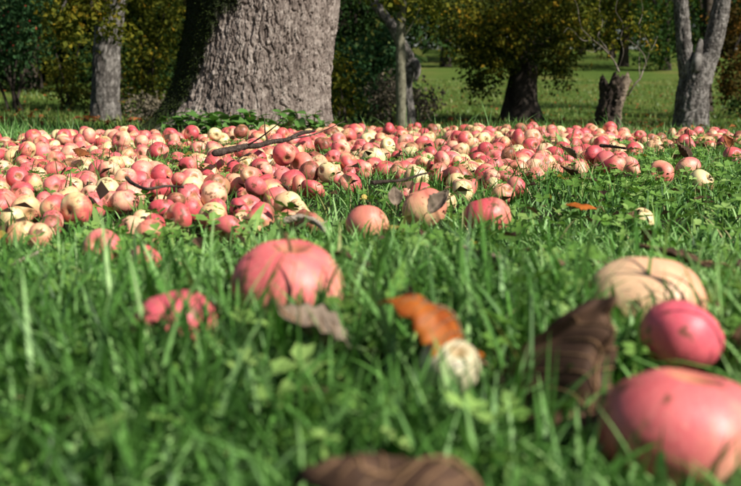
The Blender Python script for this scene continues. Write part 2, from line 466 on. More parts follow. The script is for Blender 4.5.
# ------------------------------------------------------------------ tubes, trunks and foliage
def tube(path, radii, seg=12, noise=0.0, nscale=6.0, seed=0, cap=True, bark=None):
    path = np.asarray(path, float)
    radii = np.asarray(radii, float)
    n = len(path)
    T = np.gradient(path, axis=0)
    T /= np.linalg.norm(T, axis=1)[:, None] + 1e-9
    up = np.array([0.0, 1.0, 0.05])
    A = np.cross(T, np.tile(up, (n, 1)))
    bad = np.linalg.norm(A, axis=1) < 0.2
    A[bad] = np.cross(T[bad], np.array([1.0, 0.1, 0.0]))
    A /= np.linalg.norm(A, axis=1)[:, None]
    B = np.cross(T, A)
    th = np.linspace(0, 2 * math.pi, seg, endpoint=False)
    d = np.cos(th)[None, :, None] * A[:, None, :] + np.sin(th)[None, :, None] * B[:, None, :]
    R = np.repeat(radii[:, None], seg, 1)
    P0 = path[:, None, :] + d * R[..., None]
    if noise:
        R = R * (1 + noise * fbm(P0[..., 0] * nscale, P0[..., 1] * nscale, P0[..., 2] * nscale * 0.35, seed, 3))
    tint = 0.5 + 0.5 * vnoise(P0[..., 0] * nscale * 3, P0[..., 1] * nscale * 3, P0[..., 2] * nscale, seed + 5)
    if bark:
        cw, ch, amp = bark
        arc = np.concatenate([[0], np.cumsum(np.linalg.norm(np.diff(path, axis=0), axis=1))])
        X0, Y0, Z0 = P0[..., 0], P0[..., 1], P0[..., 2]
        def cells(w_, h_, warp, sd):
            ncol = max(5, int(round(2 * math.pi * radii.mean() / w_)))
            wf = 0.5 / w_
            U = np.repeat((th / (2 * math.pi) * ncol)[None, :], n, 0) + warp * fbm(X0 * wf, Y0 * wf, Z0 * wf, sd + 3, 3)
            Vv = np.repeat((arc / h_)[:, None], seg, 1) + warp * 1.3 * fbm(X0 * wf, Y0 * wf, Z0 * wf * 0.6, sd + 8, 3)
            iu, iv = np.floor(U), np.floor(Vv)
            f1 = np.full(U.shape, 9.0); f2 = np.full(U.shape, 9.0)
            cid = np.zeros(U.shape); dv = np.zeros(U.shape); du = np.zeros(U.shape)
            for a in (-1, 0, 1):
                for b in (-1, 0, 1):
                    cu, cvv = iu + a, iv + b
                    hu = np.mod(cu, ncol)
                    dx = cu + hash3(hu, cvv, cvv * 0, sd + 11) - U
                    dy = cvv + hash3(hu, cvv, cvv * 0, sd + 12) - Vv
                    dd = np.abs(dx) * 0.6 + np.sqrt(dx * dx + dy * dy) * 0.5
                    near = dd < f1
                    f2 = np.where(near, f1, np.minimum(f2, dd))
                    cid = np.where(near, hash3(hu, cvv, cvv * 0, sd + 13), cid)
                    dv = np.where(near, dy, dv); du = np.where(near, dx, du)
                    f1 = np.where(near, dd, f1)
            return f2 - f1, cid, dv, du
        e1, c1, v1, u1 = cells(cw * 2.0, ch * 2.6, 0.55, seed)
        e2, c2, v2, u2 = cells(cw * 0.75, ch * 0.85, 0.65, seed + 40)
        wn_ = 0.5 + 0.5 * vnoise(X0 * 11, Y0 * 11, Z0 * 6, seed + 31)
        g1 = sstep(-0.02, 0.06 + 0.26 * wn_, e1)
        g2 = sstep(-0.03, 0.10 + 0.25 * (1 - wn_), e2)
        ff = 2.2 / cw
        fine = fbm(X0 * ff, Y0 * ff, Z0 * ff * 0.4, seed + 21, 3)
        relief = g1 * (0.55 + 0.25 * c1 + 0.22 * v1 + 0.15 * u1) + g2 * (0.10 + 0.42 * c2 * (0.4 + 0.6 * wn_) + 0.22 * v2)
        R = R + amp * (relief - 0.75 + 0.16 * fine)
        tint = np.clip(0.08 + 0.28 * c1 + 0.36 * c2 + 0.40 * fine * 0.6 + 0.15 * wn_, 0, 1)
    P = path[:, None, :] + d * R[..., None]
    V = P.reshape(-1, 3)
    i = np.arange(n - 1)[:, None] * seg
    j = np.arange(seg)[None, :]
    F = np.stack([i + j, i + (j + 1) % seg, i + seg + (j + 1) % seg, i + seg + j], -1).reshape(-1, 4)
    tint = tint.ravel()
    faces = [F]
    if cap:
        V = np.vstack([V, path[0], path[-1]])
        tint = np.concatenate([tint, [0.3, 0.3]])
        jj = np.arange(seg)
        b = np.stack([(jj + 1) % seg, jj, np.full(seg, n * seg)], -1)
        t = np.stack([(n - 1) * seg + jj, (n - 1) * seg + (jj + 1) % seg, np.full(seg, n * seg + 1)], -1)
        faces += [b, t]
    return V, faces, tint

def tube_obj(name, path, radii, mat, parent, base, seg=12, noise=0.1, nscale=6.0, seed=0, bark=None, moss=None):
    V, F, t = tube(np.asarray(path) - np.asarray(base), radii, seg, noise, nscale, seed, True, bark)
    at_ = {'tint': t}
    if moss is not None:
        at_['moss'] = moss(V)
    return obj(name, mk_mesh(name, V, F, at_), mat, parent)

def curve_path(pts, n):
    pts = np.asarray(pts, float)
    t = np.linspace(0, len(pts) - 1, n)
    out = np.zeros((n, 3))
    P = np.vstack([2 * pts[0] - pts[1], pts, 2 * pts[-1] - pts[-2]])
    for k, tt in enumerate(t):
        i = min(int(tt), len(pts) - 2)
        f = tt - i
        p0, p1, p2, p3 = P[i:i + 4]
        out[k] = 0.5 * ((2 * p1) + (-p0 + p2) * f + (2 * p0 - 5 * p1 + 4 * p2 - p3) * f * f + (-p0 + 3 * p1 - 3 * p2 + p3) * f ** 3)
    return out

def rand_dirs(n):
    v = rng.normal(size=(n, 3))
    return v / np.linalg.norm(v, axis=1)[:, None]

def leaf_geo(C, axis, nrm, L, W, tint, fold=0.25):
    """four-vertex folded leaves"""
    side = np.cross(axis, nrm)
    side /= np.linalg.norm(side, axis=1)[:, None] + 1e-9
    n2 = np.cross(side, axis)
    a = C
    t = C + axis * L[:, None]
    m = C + axis * (L * 0.45)[:, None] + n2 * (L * fold * 0.5)[:, None]
    l = m + side * (W * 0.5)[:, None]
    r = m - side * (W * 0.5)[:, None]
    V = np.stack([a, r, t, l], 1).reshape(-1, 3)
    i = np.arange(len(C)) * 4
    F = np.concatenate([np.stack([i, i + 1, i + 2], -1), np.stack([i, i + 2, i + 3], -1)])
    return V, F, np.repeat(tint, 4)

def foliage(clumps, size, per=14, spread=2.6, shell=0.45, tint_mid=0.45, flat=0.5):
    """clumps: (centre, (rx,ry,rz), number of twigs)"""
    Vs, Fs, Ts, off = [], [], [], 0
    for c, r, nt_ in clumps:
        nt_ = int(nt_)
        d = rand_dirs(nt_)
        rad = rng.uniform(shell ** 3, 1, nt_) ** (1 / 3)
        tc = np.asarray(c) + d * rad[:, None] * np.asarray(r)
        tdir = d + rng.normal(0, 0.6, (nt_, 3))
        tdir[:, 2] -= 0.25
        tdir /= np.linalg.norm(tdir, axis=1)[:, None]
        tt = np.clip(tint_mid + rng.normal(0, 0.2, nt_), 0, 1)
        n = nt_ * per
        u = rng.uniform(-1, 1, n) * spread * size
        C = np.repeat(tc, per, 0) + np.repeat(tdir, per, 0) * u[:, None] + rng.normal(0, size * 0.75, (n, 3))
        ax = np.repeat(tdir, per, 0) * 0.6 + rand_dirs(n)
        ax[:, 2] -= 0.3
        ax /= np.linalg.norm(ax, axis=1)[:, None]
        nr = rand_dirs(n)
        nr[:, 2] += flat
        nr /= np.linalg.norm(nr, axis=1)[:, None]
        L = size * rng.uniform(0.6, 1.35, n)
        ti = np.clip(np.repeat(tt, per) + rng.normal(0, 0.16, n), 0, 1)
        V, F, T = leaf_geo(C, ax, nr, L, L * rng.uniform(0.5, 0.75, n), ti)
        Vs.append(V); Fs.append(F + off); Ts.append(T)
        off += len(V)
    return np.vstack(Vs), np.vstack(Fs), np.concatenate(Ts)

def crown(name, clumps, size, mat, parent, base, **kw):
    V, F, T = foliage(clumps, size, **kw)
    return obj(name, mk_mesh(name, V - np.asarray(base), [F], {'tint': T}, smooth=False), mat, parent)

def tint_moss(fn):
    return fn

def base_at(px, Y):
    x = ray(px, 100)[0] / ray(px, 100)[1] * Y
    return np.array([x, Y, float(gz(x, Y))])

# ---- the big old trunk
BT = base_at(246, 5.62)
bt = thing('old_fruit_tree', BT, 'huge old tree trunk with scaly grey-brown bark and dark mossy left side', 'tree')
zz = np.concatenate([np.linspace(-0.06, 0.86, 290), np.linspace(0.9, 2.6, 60)])
path = np.stack([np.interp(zz, [0, 0.7, 2.6], [0, 0.105, 0.25]), zz * 0.02, zz], -1)
rad = 0.405 + 0.075 * np.exp(-np.maximum(zz, 0) / 0.10) + 0.02 * np.exp(-((zz - 2.6) / 0.5) ** 2) - 0.012 * zz
def moss_and_shade(V):
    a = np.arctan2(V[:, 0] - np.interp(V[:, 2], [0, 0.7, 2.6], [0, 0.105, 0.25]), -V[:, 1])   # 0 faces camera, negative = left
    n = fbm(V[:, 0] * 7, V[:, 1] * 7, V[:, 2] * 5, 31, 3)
    return 0.97 * sstep(-0.84, -1.10, a + 0.16 * n - 0.95 * np.clip(V[:, 2], 0, 1.2)) * (a > -2.9)  # moss, its slanted edge widened to paint the trunk's shaded left side darker
def lobes(V):
    return V
V, F, t = tube(path, rad, 860, 0.055, 2.2, 4, True, (0.016, 0.046, 0.017))
# root flare ribs
ang = np.arctan2(V[:, 1], V[:, 0])
fl = 0.10 * np.exp(-np.maximum(V[:, 2], 0) / 0.12) * np.maximum(0, np.cos(ang * 5 + 0.8)) ** 2 + 0.10 * np.exp(-np.maximum(V[:, 2], 0) / 0.2) * np.maximum(0, np.cos(ang + 2.6)) ** 2
V[:, 0] += np.cos(ang) * fl
V[:, 1] += np.sin(ang) * fl
trunk_big = obj('trunk', mk_mesh('trunk', V, F, {'tint': t, 'moss': moss_and_shade(V)}), M['bark_big'], bt)
# moss tufts standing on the mossy side
mv = moss_and_shade(V)
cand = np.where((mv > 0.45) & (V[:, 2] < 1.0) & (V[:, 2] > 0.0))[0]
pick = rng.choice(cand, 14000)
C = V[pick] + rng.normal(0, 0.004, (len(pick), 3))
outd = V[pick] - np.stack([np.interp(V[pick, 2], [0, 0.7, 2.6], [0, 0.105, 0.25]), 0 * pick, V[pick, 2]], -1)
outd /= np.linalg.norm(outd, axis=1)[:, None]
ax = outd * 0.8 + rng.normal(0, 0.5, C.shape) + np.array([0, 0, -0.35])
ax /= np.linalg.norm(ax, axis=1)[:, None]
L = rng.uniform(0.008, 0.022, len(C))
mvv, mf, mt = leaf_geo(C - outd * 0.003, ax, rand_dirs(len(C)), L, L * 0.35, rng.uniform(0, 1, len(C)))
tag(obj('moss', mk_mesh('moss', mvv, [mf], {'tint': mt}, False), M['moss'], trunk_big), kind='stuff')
for k, (dx, dy, h, r0) in enumerate([(-1.5, 0.3, 4.2, 0.22), (0.9, 0.9, 4.6, 0.24), (0.1, -0.5, 4.8, 0.17), (-0.4, 1.4, 4.5, 0.18)]):
    p0 = np.array([0.25, 0.05, 2.4])
    p = curve_path([p0, p0 + np.array([dx * 0.35, dy * 0.35, 0.6]), p0 + np.array([dx, dy, h - 2.4])], 14)
    tube_obj('limb', p, np.linspace(r0, 0.05, 14), M['bark_grey'], bt, (0, 0, 0), 14, 0.12, 4, 40 + k, moss=lambda V: V[:, 0] * 0)
crown('crown', [((-0.6, 0.9, 5.0), (2.4, 2.3, 1.3), 230), ((0.9, 0.6, 5.6), (1.8, 1.9, 1.2), 150), ((-1.9, 1.9, 4.6), (1.8, 1.8, 1.1), 110)], 0.11, M['leaf_green'], bt, (0, 0, 0), per=12)

# ---- generic trunk
def trunk(parent, base, pts, radii, mat, seg=48, n=90, bark=None, seed=0, name='trunk', moss=None, flare=0.0, noise=0.10):
    p = curve_path(pts, n)
    r = np.interp(np.linspace(0, 1, n), np.linspace(0, 1, len(radii)), radii)
    h = p[:, 2] - p[0, 2]
    r = r * (1 + flare * np.exp(-np.maximum(h - 0.05, 0) / (2.0 * radii[0])))
    return tube_obj(name, p, r, mat, parent, base, seg, noise, 0.9 / radii[0] * 0.4 + 2, seed, bark, moss or (lambda V: V[:, 0] * 0))

# ---- slim trunk on the left, with a leafy bough hanging in front of it
LT = base_at(106, 10.0)
lt = thing('slim_tree', LT, 'grey-barked slim tree at left, its leafy bough hanging before the trunk', 'tree')
pts = [LT + (-0.01, 0, -0.1), at(105, 100, 10), at(107, 50, 10), at(111, 0, 10), at(114, -90, 10), at(116, -220, 10)]
trunk(lt, LT, pts, [0.142, 0.128, 0.124, 0.115, 0.112, 0.09], M['bark_grey'], 90, 200, (0.03, 0.06, 0.014), 51, flare=0.25)
bp0, bp1 = at(113, -110, 10), at(88, 2, 9.3)
tube_obj('bough', curve_path([bp0, at(100, -60, 9.6), at(78, -22, 9.3), at(60, 12, 9.2)], 16), np.linspace(0.045, 0.010, 16), M['bark_grey'], lt, LT, 8, 0.1, 8, 3, moss=lambda V: V[:, 0] * 0)
crown('hanging_leaves', [(at(78, 8, 9.3), (0.24, 0.25, 0.16), 46), (at(108, 14, 9.4), (0.16, 0.2, 0.20), 34), (at(62, 26, 9.3), (0.12, 0.2, 0.12), 18), (at(95, -25, 9.4), (0.35, 0.3, 0.2), 40)], 0.055, M['leaf_yellow'], lt, LT, per=11, tint_mid=0.5, shell=0.1)
crown('crown', [(LT + (-0.3, 0.3, 3.9), (2.2, 2.0, 1.1), 170), (LT + (1.2, 0.8, 4.6), (1.6, 1.6, 1.0), 110)], 0.11, M['leaf_green'], lt, LT, per=12)

# ---- thin straight stem
TT = base_at(402, 10.0)
tt_ = thing('thin_tree', TT, 'thin straight greenish-grey sapling stem in front of the gnarled stem', 'tree')
trunk(tt_, TT, [TT + (0, 0, -0.1), at(401, 90, 10), at(400.5, 45, 10), at(401.5, 0, 10), at(403, -160, 10)], [0.052, 0.047, 0.045, 0.043, 0.035], M['bark_green'], 28, 120, (0.016, 0.07, 0.006), 61)
for k, q in enumerate([[(401, 40), (407, 32), (414, 20), (420, 8)], [(401, 5), (396, -4), (390, -16), (380, -34)], [(402, -40), (412, -60), (430, -90), (450, -120)]]):
    tube_obj('branch', curve_path([at(x, y, 10 - 0.05 * i) for i, (x, y) in enumerate(q)], 10), np.linspace(0.012, 0.004, 10), M['bark_green'], tt_, TT, 7, 0.05, 8, k, moss=lambda V: V[:, 0] * 0)
crown('crown', [(at(422, 2, 9.9), (0.22, 0.3, 0.09), 22), (at(385, -8, 9.9), (0.25, 0.3, 0.10), 26), (at(402, -230, 10), (0.9, 0.9, 0.6), 120), (at(425, -120, 10), (0.5, 0.6, 0.35), 50)], 0.06, M['leaf_yellow'], tt_, TT, per=10, shell=0.1)

# ---- gnarled bent stem behind it
GT = base_at(409, 10.7)
gt = thing('gnarled_tree', GT, 'gnarled grey stem with a broken knob, bending left behind the thin sapling', 'tree')
trunk(gt, GT, [GT + (0, 0, -0.1), at(409, 108, 10.7), at(407, 84, 10.7), at(409, 64, 10.7), at(405, 50, 10.65), at(397, 36, 10.6), at(390, 22, 10.6), at(380, 10, 10.65), at(370, -6, 10.7), at(362, -60, 10.7)],
      [0.070, 0.062, 0.058, 0.066, 0.055, 0.052, 0.055, 0.05, 0.045, 0.035], M['bark_grey'], 40, 170, (0.022, 0.05, 0.012), 71, noise=0.25)
tube_obj('broken_knob', curve_path([at(408, 66, 10.7), at(414, 62, 10.65), at(418, 70, 10.6), at(415.5, 80, 10.6)], 18), np.interp(np.linspace(0, 1, 18), [0, 0.5, 1], [0.045, 0.038, 0.022]), M['bark_grey'], gt, GT, 18, 0.3, 14, 5, (0.02, 0.03, 0.008), moss=lambda V: V[:, 0] * 0)
crown('crown', [(at(352, -90, 10.7), (0.7, 0.8, 0.35), 90), (at(368, -30, 10.5), (0.28, 0.4, 0.14), 28)], 0.06, M['leaf_yellow'], gt, GT, per=10, shell=0.1, tint_mid=0.35)

# ---- dark round tree
DT = base_at(522, 16.0)
dt = thing('round_tree', DT, 'dark round bushy tree with low hanging olive crown and thick short trunk', 'tree')
trunk(dt, DT, [DT + (0, 0, -0.1), at(521, 100, 16), at(523, 75, 16), at(524, 30, 16), at(526, -60, 16)], [0.25, 0.21, 0.20, 0.18, 0.12], M['bark_dark'], 40, 60, None, 81, flare=0.5, noise=0.18)
for k, q in enumerate([[(522, 70), (500, 48), (476, 40)], [(523, 66), (545, 42), (566, 36)], [(523, 50), (515, 20), (500, -20)], [(524, 50), (540, 15), (560, -30)]]):
    tube_obj('limb', curve_path([at(x, y, 16 - 0.2 * i) for i, (x, y) in enumerate(q)], 10), np.linspace(0.08, 0.02, 10), M['bark_dark'], dt, DT, 9, 0.1, 5, k)
crown('crown', [(at(487, 56, 15.7), (0.42, 0.7, 0.50), 130), (at(505, 30, 15.4), (0.75, 0.8, 0.50), 170), (at(548, 34, 15.6), (0.62, 0.9, 0.55), 170), (at(475, 20, 16), (0.5, 0.8, 0.5), 90),
                (at(556, 66, 16.1), (0.33, 0.5, 0.30), 60), (at(525, 10, 16.6), (1.1, 0.8, 0.8), 230), (DT + (0, 0.2, 2.4), (1.5, 1.5, 1.0), 300), (at(478, 84, 15.9), (0.2, 0.3, 0.16), 26)],
      0.062, M['leaf_olive'], dt, DT, per=13, tint_mid=0.5)
crown('lit_turning_leaves', [(at(540, 14, 14.95), (0.7, 0.25, 0.34), 95), (at(498, 26, 14.8), (0.5, 0.2, 0.34), 80), (at(565, 34, 15.1), (0.3, 0.3, 0.34), 40), (at(490, 62, 15.0), (0.3, 0.2, 0.2), 26), (at(470, 15, 15.3), (0.3, 0.3, 0.3), 24)], 0.06, M['leaf_yellow'], dt, DT, per=11, tint_mid=0.6, shell=0.1)  # yellow leaves also paint sunlight onto the crown's upper near side

# ---- dead stump with dry twigs
ST = base_at(609, 9.0)
st_ = thing('dead_stump', ST, 'short dead broken stump with splintered top and bare pale twigs', 'stump')
def stump_mesh():
    n, seg = 110, 64
    z0 = ST[2] - 0.08
    p = curve_path([at(607, 133, 9.0), at(609, 112, 9.0), at(613, 92, 9.0), at(616, 66, 9.0)], n)
    p[:, 2][:3] -= 0.03
    r = np.interp(np.linspace(0, 1, n), [0, 0.12, 0.5, 0.78, 1], [0.125, 0.112, 0.108, 0.125, 0.110])
    V, F, t = tube(p - ST, r, seg, 0.20, 9, 90, False, (0.03, 0.09, 0.034))
    P = V.reshape(n, seg, 3)
    th = np.linspace(0, 2 * math.pi, seg, endpoint=False)
    h = 0.80 + 0.16 * vnoise(th * 2.2, th * 0 + 3.3, 0, 7) + 0.10 * np.maximum(0, np.cos(th - 2.6)) + 0.08 * np.abs(vnoise(th * 7, th * 0 + 1.3, 0, 9))
    rows = np.linspace(0, 1, n)
    out = np.zeros((n, seg, 3))
    for j in range(seg):
        tt2 = rows * h[j]
        for k in range(3):
            out[:, j, k] = np.interp(tt2, rows, P[:, j, k])
    V = out.reshape(-1, 3)
    cen = V[-seg:].mean(0) - np.array([0, 0, 0.12])
    V = np.vstack([V, cen])
    jj = np.arange(seg)
    F.append(np.stack([(n - 1) * seg + jj, (n - 1) * seg + (jj + 1) % seg, np.full(seg, n * seg)], -1))
    t = np.concatenate([t, [0.1]])
    # sunlit right flank painted paler into the wood tint, the rest darker
    ax = np.interp(V[:, 2], [P[0, :, 2].mean(), P[-1, :, 2].mean()], [P[0, :, 0].mean(), P[-1, :, 0].mean()])
    side = (V[:, 0] - ax) / 0.11
    t = np.clip(t * 0.55 + 0.75 * sstep(0.55, 0.9, side + 0.25 * vnoise(V[:, 0] * 20, V[:, 1] * 20, V[:, 2] * 9, 4)), 0, 1)
    return mk_mesh('trunk', V, F, {'tint': t})
obj('trunk', stump_mesh(), M['wood_dead'], st_)
twl = [([(619, 72), (616, 62), (608, 52), (600, 46), (592, 40), (583, 30)], 0.011), ([(608, 52), (604, 44), (599, 36)], 0.006), ([(626, 96), (634, 84), (641, 78), (646, 66), (649, 54)], 0.013),
       ([(646, 66), (643, 56), (638, 48), (630, 40)], 0.006), ([(649, 54), (653, 46), (656, 36)], 0.005), ([(641, 78), (640, 60), (639, 42), (639, 26)], 0.005), ([(592, 40), (584, 40), (570, 28), (562, 33)], 0.006),
       ([(600, 46), (594, 52), (588, 50)], 0.004), ([(649, 54), (648, 44), (645, 34)], 0.004), ([(618, 68), (622, 52), (620, 38)], 0.004), ([(583, 30), (578, 18), (576, 6), (570, -10)], 0.004), ([(599, 36), (603, 22), (598, 8), (601, -8)], 0.004), ([(639, 26), (644, 12), (641, -4)], 0.004), ([(620, 38), (624, 24), (617, 10), (619, -6)], 0.003)]
for k, (q, r) in enumerate(twl):
    tube_obj('twig', curve_path([at(x + 1.5 * math.sin(i * 5 + k), y, 9.0 + 0.03 * math.sin(i * 2 + k)) for i, (x, y) in enumerate(q)], 20), np.linspace(r * 0.75, r * 0.25, 20), M['wood_grey'], st_, ST, 7, 0.15, 14, k)

crown('leaves', [(at(598, 28, 9.0), (0.14, 0.12, 0.12), 7), (at(584, 8, 9.0), (0.16, 0.12, 0.10), 9), (at(642, 24, 9.0), (0.14, 0.12, 0.14), 8), (at(620, 30, 9.0), (0.1, 0.1, 0.12), 5), (at(652, 44, 9.0), (0.08, 0.08, 0.08), 4)], 0.04, M['leaf_yellow'], st_, ST, per=7, shell=0.1, tint_mid=0.5)
# ---- forked tree on the right
FT = base_at(693, 9.4)
ft = thing('forked_tree', FT, 'grey rough-barked tree forking low into two stems at right', 'tree')
D = 9.4
trunk(ft, FT, [FT + (-0.01, 0, -0.12), at(692, 112, D), at(693, 92, D), at(697, 70, D), at(702, 56, D)], [0.150, 0.140, 0.134, 0.132, 0.105], M['bark_grey'], 100, 170, (0.022, 0.07, 0.015), 101, flare=0.16, noise=0.08)
trunk(ft, FT, [at(692, 92, D), at(687, 68, D), at(684, 45, D), at(682, 20, D), at(680, -10, D), at(676, -80, D), at(668, -190, D)], [0.095, 0.080, 0.068, 0.064, 0.064, 0.055, 0.045], M['bark_grey'], 60, 200, (0.018, 0.06, 0.011), 102, 'stem', noise=0.08)
trunk(ft, FT, [at(700, 82, D), at(706, 62, D), at(713, 42, D), at(719, 18, D), at(723, -6, D), at(730, -70, D), at(745, -190, D)], [0.105, 0.094, 0.084, 0.074, 0.070, 0.06, 0.045], M['bark_grey'], 60, 200, (0.018, 0.06, 0.011), 103, 'stem', noise=0.09)
tube_obj('snag', curve_path([at(696, 72, D - .1), at(697, 58, D - .1), at(700, 46, D - .05), at(701, 40, D)], 14), np.linspace(0.05, 0.018, 14), M['bark_grey'], ft, FT, 16, 0.3, 12, 8, moss=lambda V: V[:, 0] * 0)
crown('crown', [(FT + (0.2, 0.2, 4.3), (2.3, 2.0, 1.2), 380), (FT + (-1.4, 0.9, 4.9), (1.7, 1.6, 1.1), 220), (FT + (1.9, 0.6, 4.8), (1.7, 1.6, 1.0), 220)], 0.11, M['leaf_green'], ft, FT, per=12)

# ---- tree behind the fork, and the orange boughs at the right edge
BT2 = base_at(708, 20.0)
b2 = thing('shaded_tree', BT2, 'dark slender trunk close behind the forked tree', 'tree')
trunk(b2, BT2, [BT2 + (0, 0, -0.1), at(706, 90, 20), at(708, 40, 20), at(707, -120, 20)], [0.13, 0.11, 0.10, 0.09], M['bark_dark'], 24, 40, None, 110)
crown('crown', [(BT2 + (0.3, 0, 3.4), (1.3, 1.2, 0.8), 200), (at(690, 34, 20.2), (0.35, 0.5, 0.35), 40)], 0.085, M['leaf_dark'], b2, BT2, per=14, tint_mid=0.5)

OT = base_at(800, 17.0)
ot = thing('orange_tree', OT, 'tree with rusty orange-brown drooping leaves at the right edge', 'tree')
trunk(ot, OT, [OT + (0, 0, -0.1), at(790, 60, 17), at(795, 0, 17), at(800, -150, 17)], [0.2, 0.18, 0.16, 0.1], M['bark_dark'], 24, 40, None, 120)
tube_obj('bough', curve_path([at(793, 20, 17), at(770, 10, 16.6), at(745, 30, 16.4), at(728, 62, 16.3)], 12), np.linspace(0.06, 0.012, 12), M['bark_dark'], ot, OT, 8, 0.1, 6, 2)
crown('crown', [(at(732, 60, 16.5), (0.30, 0.5, 0.42), 90), (at(741, 22, 16.7), (0.4, 0.6, 0.4), 90), (at(728, 92, 16.4), (0.14, 0.3, 0.16), 26), (at(760, 75, 16.8), (0.4, 0.5, 0.4), 60), (OT + (0.3, 0, 2.6), (1.3, 1.2, 0.9), 200)], 0.065, M['leaf_orange'], ot, OT, per=14, shell=0.1)
crown('lower_leaves', [(at(737, 104, 16.3), (0.2, 0.3, 0.13), 28)], 0.055, M['leaf_dark'], ot, OT, per=12, shell=0.1)

# ---- shrubs
def shrub(name, label, px, Y, clumps, size, mat, per=13, tint_mid=0.45, stems=5, group=None, shell=0.3):
    B = base_at(px, Y)
    s = thing(name, B, label, 'shrub', group)
    for k in range(stems):
        top = np.asarray(clumps[k % len(clumps)][0])
        mid = B * 0.5 + top * 0.5 + rng.normal(0, 0.05, 3)
        tube_obj('stem', curve_path([B + rng.normal(0, 0.06, 3) * (1, 1, 0) - (0, 0, 0.08), mid, top], 9), np.linspace(0.022, 0.007, 9), M['bark_dark'], s, B, 7, 0.1, 8, k)
    crown('foliage', clumps, size, mat, s, B, per=per, tint_mid=tint_mid, shell=shell)
    return s, B

shrub('blue_green_shrub', 'bluish-green leafy shrub just right of the big trunk', 360, 13.0,
      [(at(352, 92, 13), (0.32, 0.4, 0.32), 80), (at(372, 62, 13), (0.26, 0.4, 0.30), 70), (at(388, 48, 13.1), (0.20, 0.3, 0.22), 44), (at(350, 60, 13.3), (0.26, 0.4, 0.28), 50), (at(378, 96, 13), (0.24, 0.4, 0.26), 50)], 0.06, M['leaf_blue'], tint_mid=0.55)
shrub('twiggy_shrub', 'low brownish twiggy shrub at the foot of the thin sapling', 400, 11.4,
      [(at(384, 100, 11.3), (0.20, 0.25, 0.22), 46), (at(420, 104, 11.5), (0.20, 0.25, 0.16), 44), (at(398, 86, 11.5), (0.20, 0.25, 0.16), 34)], 0.045, M['twigs'], per=14)
shrub('yellow_shrub', 'small yellowing shrub touching the right edge of the big trunk', 338, 11.0,
      [(at(338, 70, 11), (0.16, 0.3, 0.2), 30), (at(345, 92, 11), (0.14, 0.3, 0.18), 24), (at(336, 108, 11), (0.18, 0.3, 0.13), 24)], 0.055, M['leaf_yellow'], per=9, tint_mid=0.4)
sb, B = shrub('berry_tree', 'green leafy small tree dotted with red berries at the left edge', 14, 13.0,
      [(at(20, 38, 13), (0.35, 0.5, 0.34), 110), (at(0, 12, 13), (0.5, 0.5, 0.36), 120), (at(-20, 50, 13), (0.4, 0.5, 0.4), 90), (at(34, 4, 13.2), (0.28, 0.4, 0.25), 60), (at(-10, -60, 13), (1.0, 0.9, 0.6), 200)], 0.06, M['leaf_blue'], tint_mid=0.55, per=14)
import bmesh
bm = bmesh.new()
bmesh.ops.create_icosphere(bm, subdivisions=1, radius=0.012)
berry = bpy.data.meshes.new('berry')
bm.to_mesh(berry)
bm.free()
for k in range(18):
    p = at(rng.uniform(-2, 42), rng.uniform(-2, 55), rng.uniform(12.45, 12.75))
    o = obj('berry', berry, M['berry'] if k == 0 else None, sb, Vector(p - B))
shrub('golden_shrub', 'yellow-green autumn shrub between the berry tree and the slim trunk', 66, 14.0,
      [(at(62, 72, 14), (0.36, 0.5, 0.22), 46), (at(48, 22, 14), (0.22, 0.4, 0.40), 40), (at(78, 92, 14), (0.26, 0.4, 0.14), 26), (at(80, 40, 14.4), (0.3, 0.5, 0.2), 18)], 0.062, M['leaf_yellow'], tint_mid=0.44, per=11)
shrub('olive_shrub', 'tall olive and yellow shrub filling the gap beside the slim trunk', 150, 13.0,
      [(at(136, 60, 13), (0.26, 0.4, 0.34), 50), (at(160, 40, 13), (0.28, 0.4, 0.36), 56), (at(150, 86, 13), (0.34, 0.4, 0.22), 44), (at(165, 10, 13), (0.3, 0.4, 0.3), 60), (at(140, 14, 13.2), (0.3, 0.4, 0.3), 50)], 0.06, M['leaf_yellow'], tint_mid=0.38, per=12)
shrub('low_shrub', 'low grey-green bush on the grass between slim and big trunk', 148, 8.6,
      [(at(146, 108, 8.6), (0.16, 0.2, 0.10), 40), (at(160, 112, 8.5), (0.12, 0.2, 0.09), 30)], 0.04, M['twigs'], tint_mid=0.5, per=11, stems=3)

# ---- trees further back: each its own trunk and crown
def back_tree(label, px, Y, h0, h, r, mat, size, n, tint_mid=0.45, tr=0.22, lean=0.0, droop=()):
    B = base_at(px, Y)
    s = thing('background_tree', B, label, 'tree', 'trees along the far edge of the meadow')
    trunk(s, B, [B + (0, 0, -0.2), B + (lean * 0.3, 0, h0), B + (lean, 0, h * 0.7)], [tr, tr * 0.8, tr * 0.4], M['bark_dark'], 16, 24, None, int(px) & 63, flare=0.4, noise=0.15)
    for k in range(4):
        a = k * 1.57 + px
        e = B + np.array([math.cos(a) * r * 0.7 + lean * 0.5, math.sin(a) * r * 0.7, h0 + (h - h0) * 0.4])
        tube_obj('limb', curve_path([B + (lean * 0.3, 0, h0 * 0.8), (B + (lean * 0.3, 0, h0 * 0.9)) * 0.5 + e * 0.5, e], 8), np.linspace(tr * 0.4, 0.03, 8), M['bark_dark'], s, B, 7, 0.1, 3, k)
    cl = []
    for k in range(7):
        a = k * 2.4 + px
        rr = r * (0.55 if k < 5 else 0.15)
        c = B + np.array([math.cos(a) * rr + lean * 0.5, math.sin(a) * rr, h0 + (h - h0) * (0.16 + 0.12 * k)])
        cl.append((c, (r * 0.62, r * 0.62, (h - h0) * 0.22), n / 7))
    for (qx, qy, qr, qn) in droop:
        cl.append((at(qx, qy, Y - 1.0), (qr * 1.3, qr, qr), qn))
    crown('crown', cl, size, mat, s, B, per=13, tint_mid=tint_mid)
    return s

